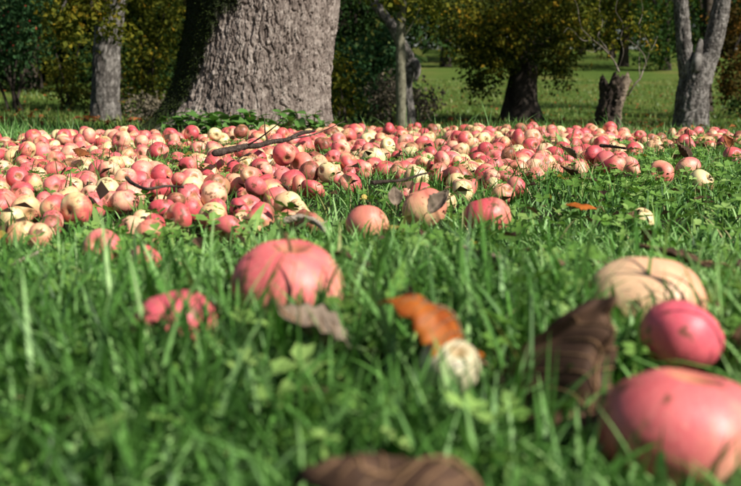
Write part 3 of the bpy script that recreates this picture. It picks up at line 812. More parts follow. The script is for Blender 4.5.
back_tree('dark tree beyond the meadow, right of the thin sapling', 445, 50, 2.6, 10.0, 3.6, M['leaf_yellow'], 0.19, 520, 0.3, droop=[(440, 20, 0.9, 60), (460, 45, 0.7, 40), (432, 0, 0.9, 50)])
back_tree('yellow and orange tree behind the dead stump', 622, 50, 3.2, 11.0, 4.0, M['leaf_yellow'], 0.18, 560, 0.5, lean=0.2, droop=[(600, 15, 1.0, 60), (640, 10, 1.1, 70), (606, 40, 0.7, 34), (585, 2, 1.0, 50), (655, 34, 0.6, 30)])
back_tree('leafy green tree between the stump and the forked tree', 664, 47, 2.6, 10.5, 3.6, M['leaf_green'], 0.18, 420, 0.6, droop=[(660, 15, 0.9, 50), (666, 46, 0.6, 34), (652, 58, 0.5, 24)])
back_tree('olive tree behind the round dark tree', 560, 52, 2.6, 11.0, 4.2, M['leaf_dark'], 0.20, 520, 0.5, droop=[(575, 20, 1.0, 40)])
back_tree('green tree far beyond the dead stump twigs', 610, 58, 2.6, 12, 4.4, M['leaf_green'], 0.16, 560, 0.5)
back_tree('shaded tree beyond the right edge of the meadow', 700, 55, 2.2, 11, 4.2, M['leaf_dark'], 0.15, 520, 0.5)
back_tree('tall dark tree behind the bluish shrub', 345, 19, 1.1, 7.5, 2.2, M['leaf_dark'], 0.09, 620, 0.45, droop=[(345, 25, 0.6, 90), (375, 10, 0.5, 70), (350, 60, 0.5, 60), (395, 20, 0.4, 40)])
back_tree('tall dark tree behind the slim trunk', 110, 18, 1.3, 8, 2.4, M['leaf_dark'], 0.09, 680, 0.4, droop=[(120, 70, 0.6, 70), (150, 95, 0.4, 50)])
back_tree('shaded tree behind the berry tree', 30, 20, 1.6, 8, 2.6, M['leaf_dark'], 0.10, 640, 0.4, droop=[(0, 60, 0.7, 70), (-30, 20, 0.7, 60)])
back_tree('dark tree hidden mostly by the big trunk', 200, 21, 1.4, 8, 2.6, M['leaf_dark'], 0.10, 560, 0.4, droop=[(170, 60, 0.7, 60)])
back_tree('far tree left of the round dark tree', 490, 56, 2.8, 12, 4.4, M['leaf_green'], 0.17, 560, 0.45)
back_tree('far tree right of the round dark tree', 580, 62, 2.8, 12, 4.4, M['leaf_dark'], 0.18, 520, 0.5)
back_tree('orchard tree standing beyond the right edge', 960, 11.5, 2.8, 6.0, 2.2, M['leaf_green'], 0.12, 560, 0.5)

# far wood as one dark mass closing the view
def far_wood():
    cl = []
    for k in range(46):
        a = math.radians(-44 + 88 * k / 45)
        d = 72 + 6 * ((k * 7) % 3)
        x, y = math.sin(a) * d, math.cos(a) * d
        z = float(gz(x, y))
        for j in range(3):
            cl.append((np.array([x + rng.normal(0, 1.0), y + rng.normal(0, 1.5), z + 1.6 + 3.2 * j]), (3.6, 3.0, 2.4), 120))
    for k in range(22):                                   # nearer thicket on the left
        a = math.radians(-40 + 38 * k / 21)
        d = 25 + 3 * ((k * 5) % 3)
        x, y = math.sin(a) * d, math.cos(a) * d
        z = float(gz(x, y))
        for j in range(3):
            cl.append((np.array([x, y, z + 1.0 + 2.0 * j]), (1.6, 1.5, 1.5), 70))
    V, F, T = foliage(cl, 0.40, per=11, spread=2.0, tint_mid=0.35)
    return mk_mesh('wood', V, [F], {'tint': T}, False)
tag(obj('wood', far_wood(), M['leaf_dark']), 'dark mass of far woodland closing the view', 'woodland', kind='stuff')

# ------------------------------------------------------------------ apples
def apple_mesh(name, seed, seg=30, rings=20, bite=None, flat=0.86, lump=0.04):
    r_ = np.random.default_rng(seed)
    th = np.linspace(0, math.pi, rings)
    ph = np.linspace(0, 2 * math.pi, seg, endpoint=False)
    TH, PH = np.meshgrid(th, ph, indexing='ij')
    s, c = np.sin(TH), np.cos(TH)
    rad = s * (1 + 0.06 * c) 
    z = flat * c
    z = z - 0.30 * np.exp(-(s / 0.24) ** 2) * (c > 0) + 0.26 * np.exp(-(s / 0.26) ** 2) * (c < 0)
    lob = 1 + 0.022 * np.cos(5 * PH + seed) * (0.5 - 0.5 * c) + 0.02 * np.cos(3 * PH + seed * 2)
    rad = rad * lob
    P = np.stack([rad * np.cos(PH), rad * np.sin(PH), z], -1)
    nz = fbm(P[..., 0] * 1.3 + seed * 5, P[..., 1] * 1.3, P[..., 2] * 1.3, seed, 2)
    P = P * (1 + lump * nz)[..., None]
    lean = r_.uniform(-0.07, 0.07, 2)
    P[..., 0] += lean[0] * P[..., 2]
    P[..., 1] += lean[1] * P[..., 2]
    top, bot = P[0, 0].copy(), P[-1, 0].copy()
    V = np.vstack([top[None], P[1:-1].reshape(-1, 3), bot[None]])
    n = rings - 2
    j = np.arange(seg)
    i = (np.arange(n - 1) * seg)[:, None] + 1
    F4 = np.stack([i + j, i + seg + j, i + seg + (j + 1) % seg, i + (j + 1) % seg], -1).reshape(-1, 4)
    Ft = np.stack([np.zeros(seg, int), 1 + j, 1 + (j + 1) % seg], -1)
    b0 = 1 + (n - 1) * seg
    Fb = np.stack([b0 + j, np.full(seg, len(V) - 1), b0 + (j + 1) % seg], -1)
    lc = V.copy()
    mats = None
    if bite:
        bc, br = np.array(bite[0], float), bite[1]
        dv = V - bc
        dist = np.linalg.norm(dv, axis=1)
        ins = dist < br
        # carve: press the skin onto the far side of a ball reaching into the fruit
        inward = -bc / np.linalg.norm(bc)
        proj = dv @ inward
        perp = dv - proj[:, None] * inward
        pd = np.linalg.norm(perp, axis=1)
        depth = np.sqrt(np.maximum(br * br - pd ** 2, 0))
        jag = 1 + 0.12 * vnoise(V[:, 0] * 5, V[:, 1] * 5, V[:, 2] * 5, seed)
        V[ins] = bc + perp[ins] + inward * (depth[ins] * jag[ins])[:, None]
        mats = np.array([1 if ins[f].sum() >= 3 else 0 for f in F4] + [1 if ins[f].sum() >= 2 else 0 for f in Ft] + [1 if ins[f].sum() >= 2 else 0 for f in Fb])
    me = mk_mesh(name, V, [F4, Ft, Fb], None, True, {'lc': lc}, mats)
    return me, V, [F4, Ft, Fb], lc, top[2], bot[2]

WHOLE = [apple_mesh('apple', s, flat=f) for s, f in ((1, 0.86), (2, 0.80), (3, 0.90), (4, 0.84), (5, 0.78), (6, 0.88), (7, 0.83))] + [apple_mesh('apple', 8, flat=0.72, lump=0.10), apple_mesh('apple', 9, flat=0.80, lump=0.13), apple_mesh('apple', 10, flat=0.68, lump=0.07)]
BITTEN = [apple_mesh('gnawed_apple', 20, 40, 28, bite=((0.95, 0.2, 0.3), 0.62)), apple_mesh('gnawed_apple', 21, 40, 28, bite=((0.3, 0.9, 0.5), 0.52)), apple_mesh('gnawed_apple', 22, 40, 28, bite=((0.75, -0.3, 0.75), 0.70))]
LOW = [apple_mesh('apple', s_, 20, 14, flat=f) for s_, f in ((1, 0.86), (2, 0.80), (4, 0.84), (5, 0.78), (8, 0.72))]
FINE = [apple_mesh('apple', s, 72, 48, flat=f) for s, f in ((31, 0.86), (32, 0.88), (33, 0.92))]
for a in WHOLE + FINE:
    a[0].materials.append(M['rosy pink'])
for a in BITTEN:
    a[0].materials.append(M['rosy pink'])
    a[0].materials.append(M['flesh'])

def star_mesh():
    V, F = [], []
    for k in range(6):
        a = k * math.pi / 3
        b = len(V)
        d = np.array([math.cos(a), math.sin(a), 0])
        s = np.array([-math.sin(a), math.cos(a), 0])
        V += [d * 0.02 + s * 0.045, d * 0.02 - s * 0.045, d * 0.14 - s * 0.01 + (0, 0, -0.07), d * 0.11 + s * 0.03 + (0, 0, -0.10), (0, 0, 0.03)]
        F += [[b, b + 1, b + 2], [b, b + 2, b + 3], [b + 1, b, b + 4]]
    return mk_mesh('calyx', np.array(V), [np.array(F)], None, False)
CALYX = star_mesh()
CALYX.materials.append(M['calyx'])
sv, sf, stt = tube(curve_path([(0, 0, -0.05), (0.01, 0, 0.15), (0.06, 0.02, 0.34), (0.13, 0.03, 0.46)], 8), np.array([0.05, 0.035, 0.032, 0.032, 0.03, 0.032, 0.036, 0.045]), 7)
STEM = mk_mesh('stem', sv, sf, {'tint': stt})
STEM.materials.append(M['stalk'])

apples = []          # dict(p, r, kind, q, mesh index, label, fine)
def put(p, r, kind, q=None, var=None, label=None, fine=False, bitten=False, stem=None):
    apples.append(dict(p=np.array(p, float), r=r, kind=kind, q=q, var=var, label=label, fine=fine, bitten=bitten, stem=stem))

def look(axis, spin):
    """quaternion that points the apple's +Z (stem end) along axis"""
    a = Vector(axis).normalized()
    return a.to_track_quat('Z', 'Y') @ Quaternion((0, 0, 1), spin)

def sig(px, py, w, kind, axis=None, spin=0.0, label=None, fine=False, bitten=False, Dm=None, lift=0.0, stem=None, var=None):
    """apple seen at px,py with width w: real diameter follows from resting on the ground, or is given"""
    if Dm is None:
        Dm = 0.07
        for _ in range(4):
            Y = 2.0
            for __ in range(12):
                x = at(px, py, Y)[0]
                zc = float(gz(x, Y)) + Dm * 0.5 + lift
                Y = 0.5 * Y + 0.5 * (CAM_H - zc) / (-(ray(px, py)[2]) / ray(px, py)[1])
            Dm = min(0.088 if label else 0.066, max(0.036, w * Y * (0.96 if label else 0.84 if 175 < py < 240 and px < 520 else 0.94) / FPX))
        p = at(px, py, Y)
    else:
        Y = Dm * FPX / w * CP
        p = at(px, py, Y)
    q = look(axis, spin) if axis is not None else None
    put(p, Dm / 2, kind, q, var, label, fine, bitten, stem)

sig(289, 289, 112, 'rosy pink', (0.08, -0.12, 1), 2.2, 'big rosy pink apple alone in grass, centre-left of the foreground', True, Dm=0.092, var=0)
sig(174, 328, 88, 'vivid', (-0.3, 0.3, 1), 0.6, 'red apple half sunk in grass at lower left of the foreground', True, Dm=0.066, var=1)
sig(646, 310, 122, 'cream', (0.1, 0.3, 1), 3.6, 'large pale cream-peach apple behind the brown curled leaf', True, Dm=0.100, var=2)
sig(680, 337, 84, 'vivid', (0.5, 0.3, 0.8), 2.6, 'vivid pink-red apple between the peach apple and the nearest apple', True, Dm=0.059, var=1)
sig(680, 438, 166, 'rosy pink', (0.15, 0.05, 1), 0.7, 'nearest blurred rosy red apple in the lower right corner', True, Dm=0.094, var=1)
sig(487, 217, 50, 'deep red', (-0.3, 0.2, 1), -0.6, 'single red apple in grass right of the heap front', True, stem=True)
sig(367, 226, 46, 'peach', (0.2, 0.4, 1), 1.0, 'peach-pink apple in grass at the front of the heap, under the mid twig', True)
sig(425, 209, 48, 'peach', (-0.4, 0.1, 1), 2.5, 'peach apple with dry leaf on its right at the heap front', True)
sig(450, 366, 64, 'whitish', (0.3, -0.5, 0.8), 0.4, 'whitish apple half covered by the orange leaf', True, Dm=0.042, var=1)
sig(642, 219, 27, 'pale yellow', (0.2, -0.3, 1), 1.0, 'small yellowish apple alone in grass above the large peach apple')
for (px, py, w, kind) in [(102, 248, 42, 'rosy pink'), (146, 260, 30, 'deep red'), (40, 236, 30, 'peach'), (150, 233, 36, 'peach'), (12, 219, 30, 'pale yellow'), (52, 222, 28, 'rosy pink'), (24, 198, 26, 'peach'), (14, 176, 28, 'peach'),
                          (125, 168, 26, 'pale yellow'), (373, 160, 28, 'pale yellow'), (140, 177, 25, 'pale yellow'), (338, 152, 26, 'red-cheeked yellow'), (100, 172, 26, 'rosy pink'), (268, 157, 25, 'red-cheeked yellow'), (252, 160, 20, 'pale yellow'), (318, 177, 22, 'pale yellow'),
                          (288, 205, 34, 'pale yellow'), (300, 213, 34, 'pale yellow'), (270, 193, 36, 'red-cheeked yellow'), (312, 190, 32, 'deep red'), (215, 150, 24, 'rosy pink'), (12, 150, 22, 'deep red'), (68, 140, 20, 'pale yellow'), (133, 131, 15, 'pale yellow'), (50, 147, 20, 'deep red'), (155, 138, 22, 'rosy pink'),
                          (463, 192, 28, 'pale yellow'), (448, 203, 24, 'pale yellow'), (503, 194, 28, 'peach'), (493, 186, 22, 'pale yellow'), (660, 174, 30, 'peach'), (688, 169, 28, 'rosy pink'), (701, 182, 28, 'pale yellow'), (632, 172, 22, 'deep red'), (733, 158, 24, 'deep red'), (684, 143, 20, 'red-cheeked yellow'), (699, 143, 14, 'rosy pink'),
                          (645, 143, 14, 'peach'), (654, 141, 13, 'peach'), (672, 134, 13, 'peach'), (685, 133, 13, 'peach'), (698, 134, 15, 'rosy pink'), (712, 136, 15, 'rosy pink'), (724, 135, 13, 'deep red'), (605, 163, 30, 'rosy pink'), (614, 166, 28, 'deep red'), (540, 165, 26, 'rosy pink'), (535, 178, 24, 'peach'), (520, 146, 18, 'peach'), (540, 134, 15, 'rosy pink'), (505, 134, 13, 'pale yellow'),
                          (600, 135, 15, 'peach'), (612, 137, 12, 'rosy pink'), (500, 145, 20, 'rosy pink'), (190, 198, 32, 'rosy pink'), (235, 185, 28, 'peach'), (175, 218, 30, 'rosy pink'), (95, 205, 34, 'rosy pink'), (70, 205, 28, 'deep red'), (213, 217, 36, 'red-cheeked yellow'), (240, 212, 34, 'deep red'), (585, 143, 18, 'peach')]:
    sig(px, py, w, kind, (rng.normal(), rng.normal(), rng.normal() * 0.5 + 0.6) if px not in (125, 338, 318, 68) else (-0.15, 1, 0.05), rng.uniform(0, 6.3), lift=0.014 if py > 228 else 0.0)

# random fill of the heap, in ground coordinates
front = np.array([(-60, 232), (0, 226), (40, 232), (90, 222), (150, 228), (215, 222), (300, 216), (400, 210), (440, 200), (500, 186), (560, 176), (640, 162), (700, 152), (800, 150)])
back = np.array([(-60, 142), (0, 141), (60, 136), (130, 133), (200, 137), (240, 137), (300, 130), (345, 123), (480, 123), (560, 129), (640, 134), (741, 133), (800, 134)])
kinds = ['deep red', 'rosy pink', 'red-cheeked yellow', 'pale yellow', 'peach', 'brown bruised']
kp = [0.25, 0.26, 0.21, 0.08, 0.12, 0.08]
def place_ok(x, y, r, f):
    for a in apples:
        dx, dy = a['p'][0] - x, a['p'][1] - y
        if dx * dx + dy * dy < (f * (a['r'] + r)) ** 2:
            return False
    return True
ngoal, tries = 0, 0
while ngoal < 1150 and tries < 110000:
    tries += 1
    y = math.sqrt(rng.uniform(1.25 ** 2, 5.9 ** 2))
    x = rng.uniform(-0.40, 0.40) * y
    z = float(gz(x, y))
    px, py, _ = project((x, y, z + 0.035))
    fy, by = np.interp(px, front[:, 0], front[:, 1]), np.interp(px, back[:, 0], back[:, 1])
    if py > fy or py < by: continue
    # thinning to the right, along the front rim and in grassy gaps
    dens = 1.0 - 0.55 * sstep(430, 560, px) - 0.30 * sstep(610, 650, px)
    dens *= 0.25 + 0.75 * sstep(0, 16, fy - py)
    if px > 640: dens *= 1.1 if py < 148 else 0.2
    gap = fbm(x * 3.1 + 3, y * 2.0, 0, 77, 2)
    dens *= 1.0 - 0.95 * sstep(0.05, 0.4, gap)
    dens *= 0.55 + 0.45 * sstep(4.8, 2.6, y)
    if rng.uniform() > dens: continue
    r = 0.5 * float(np.clip(rng.normal(np.interp(y, [1.3, 1.9, 2.6, 4.5], [0.039, 0.045, 0.052, 0.059]), 0.007), 0.032, 0.074))
    if not place_ok(x, y, r, 0.80): continue
    if (x - BT[0]) ** 2 + (y - BT[1]) ** 2 < 0.62 ** 2: continue
    # rest on the ground or on neighbours
    zc = z + r * 0.86
    for a in apples:
        dx, dy = a['p'][0] - x, a['p'][1] - y
        d2 = dx * dx + dy * dy
        rr = (a['r'] + r) * 0.95
        if d2 < rr * rr:
            zc = max(zc, a['p'][2] + math.sqrt(rr * rr - d2) * (0.92 if a['p'][2] < z + 0.06 else 0.0))
    if zc > z + 0.072: continue
    k = kinds[rng.choice(6, p=kp)]
    put((x, y, zc), r, k, bitten=rng.uniform() < 0.08)
    ngoal += 1

# how much of each apple the photograph shows: painter's buffer of discs
def visible():
    S = 2
    buf = np.full((486 * S, 741 * S), -1, int)
    order = sorted(range(len(apples)), key=lambda i: -apples[i]['p'][1])
    for i in order:
        a = apples[i]
        px, py, dp = project(a['p'])
        rr = a['r'] * FPX / dp * S
        cx, cy = px * S, py * S
        x0, x1 = int(max(0, cx - rr)), int(min(741 * S, cx + rr + 1))
        y0, y1 = int(max(0, cy - rr)), int(min(486 * S, cy + rr + 1))
        if x0 >= x1 or y0 >= y1: continue
        yy, xx = np.mgrid[y0:y1, x0:x1]
        m = (xx - cx) ** 2 + (yy - cy) ** 2 < rr * rr
        buf[y0:y1, x0:x1][m] = i
    return np.bincount(buf[buf >= 0], minlength=len(apples))
vis = visible()
for i, a in enumerate(apples):
    if a['q'] is None:
        a['q'] = look((rng.normal() * 0.5, 1, rng.normal() * 0.4 - 0.25) if rng.uniform() < 0.28 else (rng.normal(), rng.normal(), rng.normal() * 0.8), rng.uniform(0, 6.28))
    if a['var'] is None:
        a['var'] = int(rng.integers(0, 3 if (a['fine'] or a['bitten']) else 10))
order = sorted(range(len(apples)), key=lambda i: -vis[i] - (1e9 if apples[i]['label'] else 0))
single = [i for i in order[:300] if vis[i] > 0]
rest = [i for i in order if i not in set(single)]

# labels that single each apple out: look, band of the heap, landmark above it, place in that cell
zones = [(90, 'far left'), (165, 'below slim trunk'), (250, 'below mossy bark'), (345, 'below bare bark'), (440, 'below thin sapling'), (560, 'below round tree'), (648, 'below dead stump'), (9999, 'below forked tree')]
rows = [(1.75, 'front rim of heap'), (2.5, 'second band of heap'), (3.4, 'middle of heap'), (99, 'back of heap')]
cells = {}
for i in single:
    a = apples[i]
    if a['label']: continue
    px, py, dp = project(a['p'])
    zn = next(n for lim, n in zones if px < lim)
    rn = next(n for lim, n in rows if a['p'][1] < lim)
    ax = a['q'] @ Vector((0, 0, -1))
    feat = ' with a gnawed hollow' if a['bitten'] else (' showing its calyx' if ax.y < -0.72 else '')
    cells.setdefault((a['kind'], feat, rn, zn), []).append((px, i))
ordw = ['first', 'second', 'third', 'fourth', 'fifth', 'sixth', 'seventh', 'eighth', 'ninth', 'tenth']
for (k, feat, rn, zn), L in cells.items():
    L.sort()
    base = f'{k} apple{feat}, {rn}, {zn}'
    for j, (px, i) in enumerate(L):
        if len(L) == 1: s = ''
        elif len(L) == 2: s = ', ' + ('left one', 'right one')[j]
        elif len(L) == 3: s = ', ' + ('leftmost', 'middle one', 'rightmost')[j]
        else: s = f', {ordw[min(j, 9)]} from left'
        apples[i]['label'] = base + s

for n_, i in enumerate(single):
    a = apples[i]
    src = (BITTEN if a['bitten'] else FINE if a['fine'] else WHOLE)[a['var']]
    o = bpy.data.objects.new('apple', src[0])
    COL.objects.link(o)
    o.material_slots[0].link = 'OBJECT'
    o.material_slots[0].material = M[a['kind']]
    o.location = a['p']
    o.rotation_mode = 'QUATERNION'
    o.rotation_quaternion = a['q']
    o.scale = (a['r'],) * 3
    tag(o, a['label'], 'apple', 'fallen apples lying in the grass')
    c = bpy.data.objects.new('calyx', CALYX)
    COL.objects.link(c)
    c.parent = o
    c.location = (0, 0, src[5] + 0.015)
    if a['stem'] or (a['stem'] is None and (i * 7) % 3 == 0):
        s = bpy.data.objects.new('stem', STEM)
        COL.objects.link(s)
        s.parent = o
        s.location = (0, 0, src[4])

# the remaining, mostly hidden apples of the heap: one mass
Vs, Fs4, Fs3, LC, RN, off = [], [], [], [], [], 0
mi4, mi3 = [], []
for i in rest:
    a = apples[i]
    src = LOW[a['var'] % 5]
    R = np.array(a['q'].to_matrix())
    Vw = (src[1] * a['r']) @ R.T + a['p']
    Vs.append(Vw); LC.append(src[3]); RN.append(np.full(len(Vw), rng.uniform()))
    Fs4.append(src[2][0] + off); Fs3.append(np.vstack(src[2][1:]) + off)
    k = kinds.index(a['kind'])
    mi4.append(np.full(len(src[2][0]), k)); mi3.append(np.full(len(src[2][1]) + len(src[2][2]), k))
    off += len(Vw)
me = mk_mesh('apple_heap', np.vstack(Vs), [np.vstack(Fs4), np.vstack(Fs3)], {'rnd': np.concatenate(RN)}, True, {'lc': np.vstack(LC)}, np.concatenate(mi4 + mi3))
for k in kinds:
    me.materials.append(M[k])
tag(obj('apple_heap', me), 'remaining fallen apples mostly hidden among the front ones of the heap', 'apples', kind='stuff')
AP = np.array([[*a['p'], a['r']] for a in apples])

# ------------------------------------------------------------------ fallen leaves and sticks
def leaf_mesh(name, L, W, curl, cup, seed, n=16, m=9, wav=0.04, blunt=0.8):
    t = np.linspace(0, 1, n)
    s = np.linspace(-1, 1, m)
    TT, SS = np.meshgrid(t, s, indexing='ij')
    wid = np.sin(math.pi * np.clip(TT, 0.015, 0.985) ** 0.85) ** blunt * (1 + 0.06 * np.sin(TT * 40 + seed))
    ang = curl * (TT - 0.3)
    x = SS * wid * W / 2
    cz = cup * (x / (W / 2)) ** 2 * W / 2 * np.sign(cup) ** 0
    yy = np.where(abs(curl) > 1e-3, np.sin(ang) / (curl if abs(curl) > 1e-3 else 1), TT - 0.3) * L
    zz2 = np.where(abs(curl) > 1e-3, (1 - np.cos(ang)) / (curl if abs(curl) > 1e-3 else 1), 0) * L
    wv = wav * L * fbm(SS * 1.6 + seed, TT * 4, 0, seed, 2)
    z = zz2 + cz * np.cos(ang) + wv - 0.012 * L * np.exp(-(SS / 0.12) ** 2)
    y = yy - cz * np.sin(ang) * 0.6
    x = x * (1 - 0.25 * abs(cup))
    V = np.stack([x, y, z], -1).reshape(-1, 3)
    i = np.arange(n - 1)[:, None] * m + np.arange(m - 1)[None, :]
    F = np.stack([i, i + 1, i + m + 1, i + m], -1).reshape(-1, 4)
    vein = np.exp(-(SS / 0.10) ** 2) * 0.35 + 0.12 * np.cos((TT - np.abs(SS) * 0.25) * 45)
    tint = np.clip(0.45 + vein + 0.35 * fbm(SS * 2 + seed, TT * 5, 0, seed + 4, 3), 0, 1).ravel()
    me = mk_mesh(name, V, [F], {'tint': tint})
    return me

def fallen_leaf(loc, rot, L, W, curl, cup, mat, label, seed, group='fallen dry leaves', wav=0.04, name='fallen_leaf', blunt=0.8):
    o = obj(name, leaf_mesh(name, L, W, curl, cup, seed, 26, 17, wav, blunt), M[mat], None, Vector(loc))
    o.rotation_euler = rot
    md = o.modifiers.new('thickness', 'SOLIDIFY')
    md.thickness = 0.0008
    tag(o, label, 'leaf', group)
    if L > 0.07:      # raised midrib and side veins
        def on(t_, s_):
            a_ = curl * (t_ - 0.3)
            w_ = math.sin(math.pi * t_ ** 0.85) ** blunt
            x_ = s_ * w_ * W / 2
            cz = cup * (x_ / (W / 2)) ** 2 * W / 2
            wv = wav * L * float(fbm(s_ * 1.6 + seed, t_ * 4, 0, seed, 2))
            return np.array([x_ * (1 - 0.25 * abs(cup)), math.sin(a_) / curl * L - cz * math.sin(a_) * 0.6, (1 - math.cos(a_)) / curl * L + cz * math.cos(a_) + wv + 0.0006])
        V, F, t = tube(np.array([on(q, 0) for q in np.linspace(0.03, 0.95, 26)]), np.linspace(0.0014, 0.0006, 26), 6)
        rib = obj('midrib', mk_mesh('midrib', V, F, {'tint': t}), M['vein'], o)
        for q in np.linspace(0.14, 0.74, 6):
            for sd in (-1, 1):
                V, F, t = tube(np.array([on(q + 0.16 * e, sd * e * 0.86) for e in np.linspace(0.02, 1, 10)]), np.linspace(0.0008, 0.0003, 10), 5)
                obj('vein', mk_mesh('vein', V, F, {'tint': t}), M['vein'], rib)
    # leaf stalk
    b = math.sin(curl * -0.3) / curl * L if abs(curl) > 1e-3 else -0.3 * L
    bz = (1 - math.cos(curl * -0.3)) / curl * L if abs(curl) > 1e-3 else 0
    p0 = np.array([0, b, bz])
    V, F, t = tube(curve_path([p0 + (0, 0.05 * L, 0), p0 + (0, -0.12 * L, 0.004), p0 + (0.02 * L, -0.28 * L, -0.002)], 7), np.linspace(0.0011, 0.0009, 7), 6)
    obj('leaf_stalk', mk_mesh('leaf_stalk', V, F, {'tint': t}), M['stalk'], o)
    return o

# the standing curled brown leaf in the right foreground
fallen_leaf(at(606, 400, 0.62), (math.radians(64), math.radians(20), math.radians(14)), 0.108, 0.112, -0.9, -1.2, 'dry_brown', 'big dark brown curled leaf standing against the peach apple', 3, wav=0.16, blunt=0.42)
fallen_leaf(at(462, 327, 0.69), (math.radians(52), math.radians(4), math.radians(92)), 0.086, 0.084, -1.6, -0.6, 'dry_orange', 'bright orange leaf arched over the whitish apple', 5, wav=0.08, blunt=0.5)
fallen_leaf(at(497, 270, 0.98), (math.radians(25), math.radians(10), math.radians(80)), 0.062, 0.045, 0.5, 0.5, 'dry_grey', 'greyish tan leaf in grass below the single red apple', 7)
fallen_leaf(at(330, 346, 0.71), (math.radians(22), math.radians(-8), math.radians(100)), 0.082, 0.060, 1.0, 0.6, 'dry_grey', 'dull greyish-brown leaf in grass below the big rosy apple', 9)
fallen_leaf(at(588, 205, 1.5), (math.radians(15), 0, math.radians(80)), 0.045, 0.032, -0.8, -0.4, 'dry_orange', 'small orange-brown leaf in grass below the dead stump', 13)
fallen_leaf(at(435, 207, 1.50), (math.radians(50), math.radians(30), math.radians(-40)), 0.045, 0.032, 0.8, 0.7, 'dry_grey', 'dry tan leaf leaning on the peach apple at heap front', 15)
fallen_leaf(at(686, 157, 2.7), (math.radians(35), 0, math.radians(60)), 0.075, 0.055, 1.2, 0.7, 'dry_brown', 'curled brown leaf alone in grass below the forked tree', 17)
fallen_leaf(at(728, 145, 3.25), (math.radians(40), 0, math.radians(20)), 0.055, 0.042, 1.2, 0.8, 'dry_rust', 'rusty leaf at the right edge near the red apples', 19)
fallen_leaf(at(700, 352, 0.72), (math.radians(20), 0, math.radians(80)), 0.055, 0.04, 0.7, 0.5, 'dry_brown', 'brown leaf scrap right of the vivid pink-red apple', 21)
fallen_leaf(at(690, 262, 1.0), (math.radians(10), 0, math.radians(75)), 0.075, 0.040, 0.4, 0.4, 'dry_brown', 'dark brown leaf flat in grass at right, above peach apple', 23)
fallen_leaf(at(571, 155, 2.28), (math.radians(30), 0, math.radians(100)), 0.050, 0.036, 0.7, 0.6, 'dry_grey', 'grey folded leaf on the apples below the dead stump', 25)
fallen_leaf(at(395, 200, 1.52), (math.radians(60), 0, math.radians(10)), 0.030, 0.026, 0.7, 0.6, 'dry_grey', 'dark grey rounded leaf upright among apples in front', 27)
fallen_leaf(at(577, 177, 2.1), (math.radians(20), 0, math.radians(85)), 0.06, 0.04, 0.8, 0.6, 'dry_brown', 'dark curled leaf at the heap edge below the stump', 29)
fallen_leaf(at(86, 151, 2.4), (math.radians(30), 0, math.radians(80)), 0.050, 0.040, -1.2, -0.8, 'dry_rust', 'rust-red curled leaf on the apples at the left', 31)

def heapness(x, y):
    px, py, _ = project(np.stack([x, y, gz(x, y) + 0.03], -1))
    fy, by = np.interp(px, front[:, 0], front[:, 1]), np.interp(px, back[:, 0], back[:, 1])
    return sstep(-4, 12, fy - py) * sstep(-4, 3, py - by) * (1 - 0.55 * sstep(560, 660, px))

fallen_leaf(at(436, 471, 0.44), (math.radians(24), math.radians(-6), math.radians(86)), 0.096, 0.066, -1.5, -0.5, 'dry_brown', 'big blurred brown leaf cut off by the bottom edge', 33, wav=0.08)
# smaller leaf litter strewn about
def litter(n):
    y = np.sqrt(rng.uniform(0.62 ** 2, 5.2 ** 2, n))
    x = rng.uniform(-0.40, 0.40, n) * y
    C = np.stack([x, y, gz(x, y) + rng.uniform(0.015, 0.05, n) ], -1)
    ax = rand_dirs(n) * (1, 1, 0.35)
    ax /= np.linalg.norm(ax, axis=1)[:, None]
    nr = rand_dirs(n) * 0.6 + (0, 0, 1)
    nr /= np.linalg.norm(nr, axis=1)[:, None]
    L = rng.uniform(0.012, 0.034, n)
    V, F, T = leaf_geo(C, ax, nr, L, L * rng.uniform(0.45, 0.8, n), rng.uniform(0, 1, n), 0.4)
    return V, F, T
for mat, n, lab in (('dry_brown', 800, 'scraps of brown dry leaf strewn through the grass'), ('dry_yellow', 150, 'scraps of yellow leaf strewn through the grass')):
    V, F, T = litter(n)
    tag(obj('leaf_litter', mk_mesh('leaf_litter', V, [F], {'tint': T}, False), M[mat]), lab, 'leaf litter', kind='stuff')

def far_litter(n):
    y = rng.uniform(6.2, 34, n); x = rng.uniform(-0.42, 0.42, n) * y
    C = np.stack([x, y, gz(x, y) + rng.uniform(0.03, 0.07, n)], -1)
    ax = rand_dirs(n) * (1, 1, 0.3); ax /= np.linalg.norm(ax, axis=1)[:, None]
    L = rng.uniform(0.03, 0.08, n)
    return leaf_geo(C, ax, rand_dirs(n) * 0.5 + (0, 0, 1), L, L * 0.7, rng.uniform(0, 1, n), 0.4)
V, F, T = far_litter(2600)
tag(obj('leaf_litter', mk_mesh('leaf_litter', V, [F], {'tint': T}, False), M['dry_rust']), 'fallen rusty leaves dotted over the far meadow', 'leaf litter', kind='stuff')

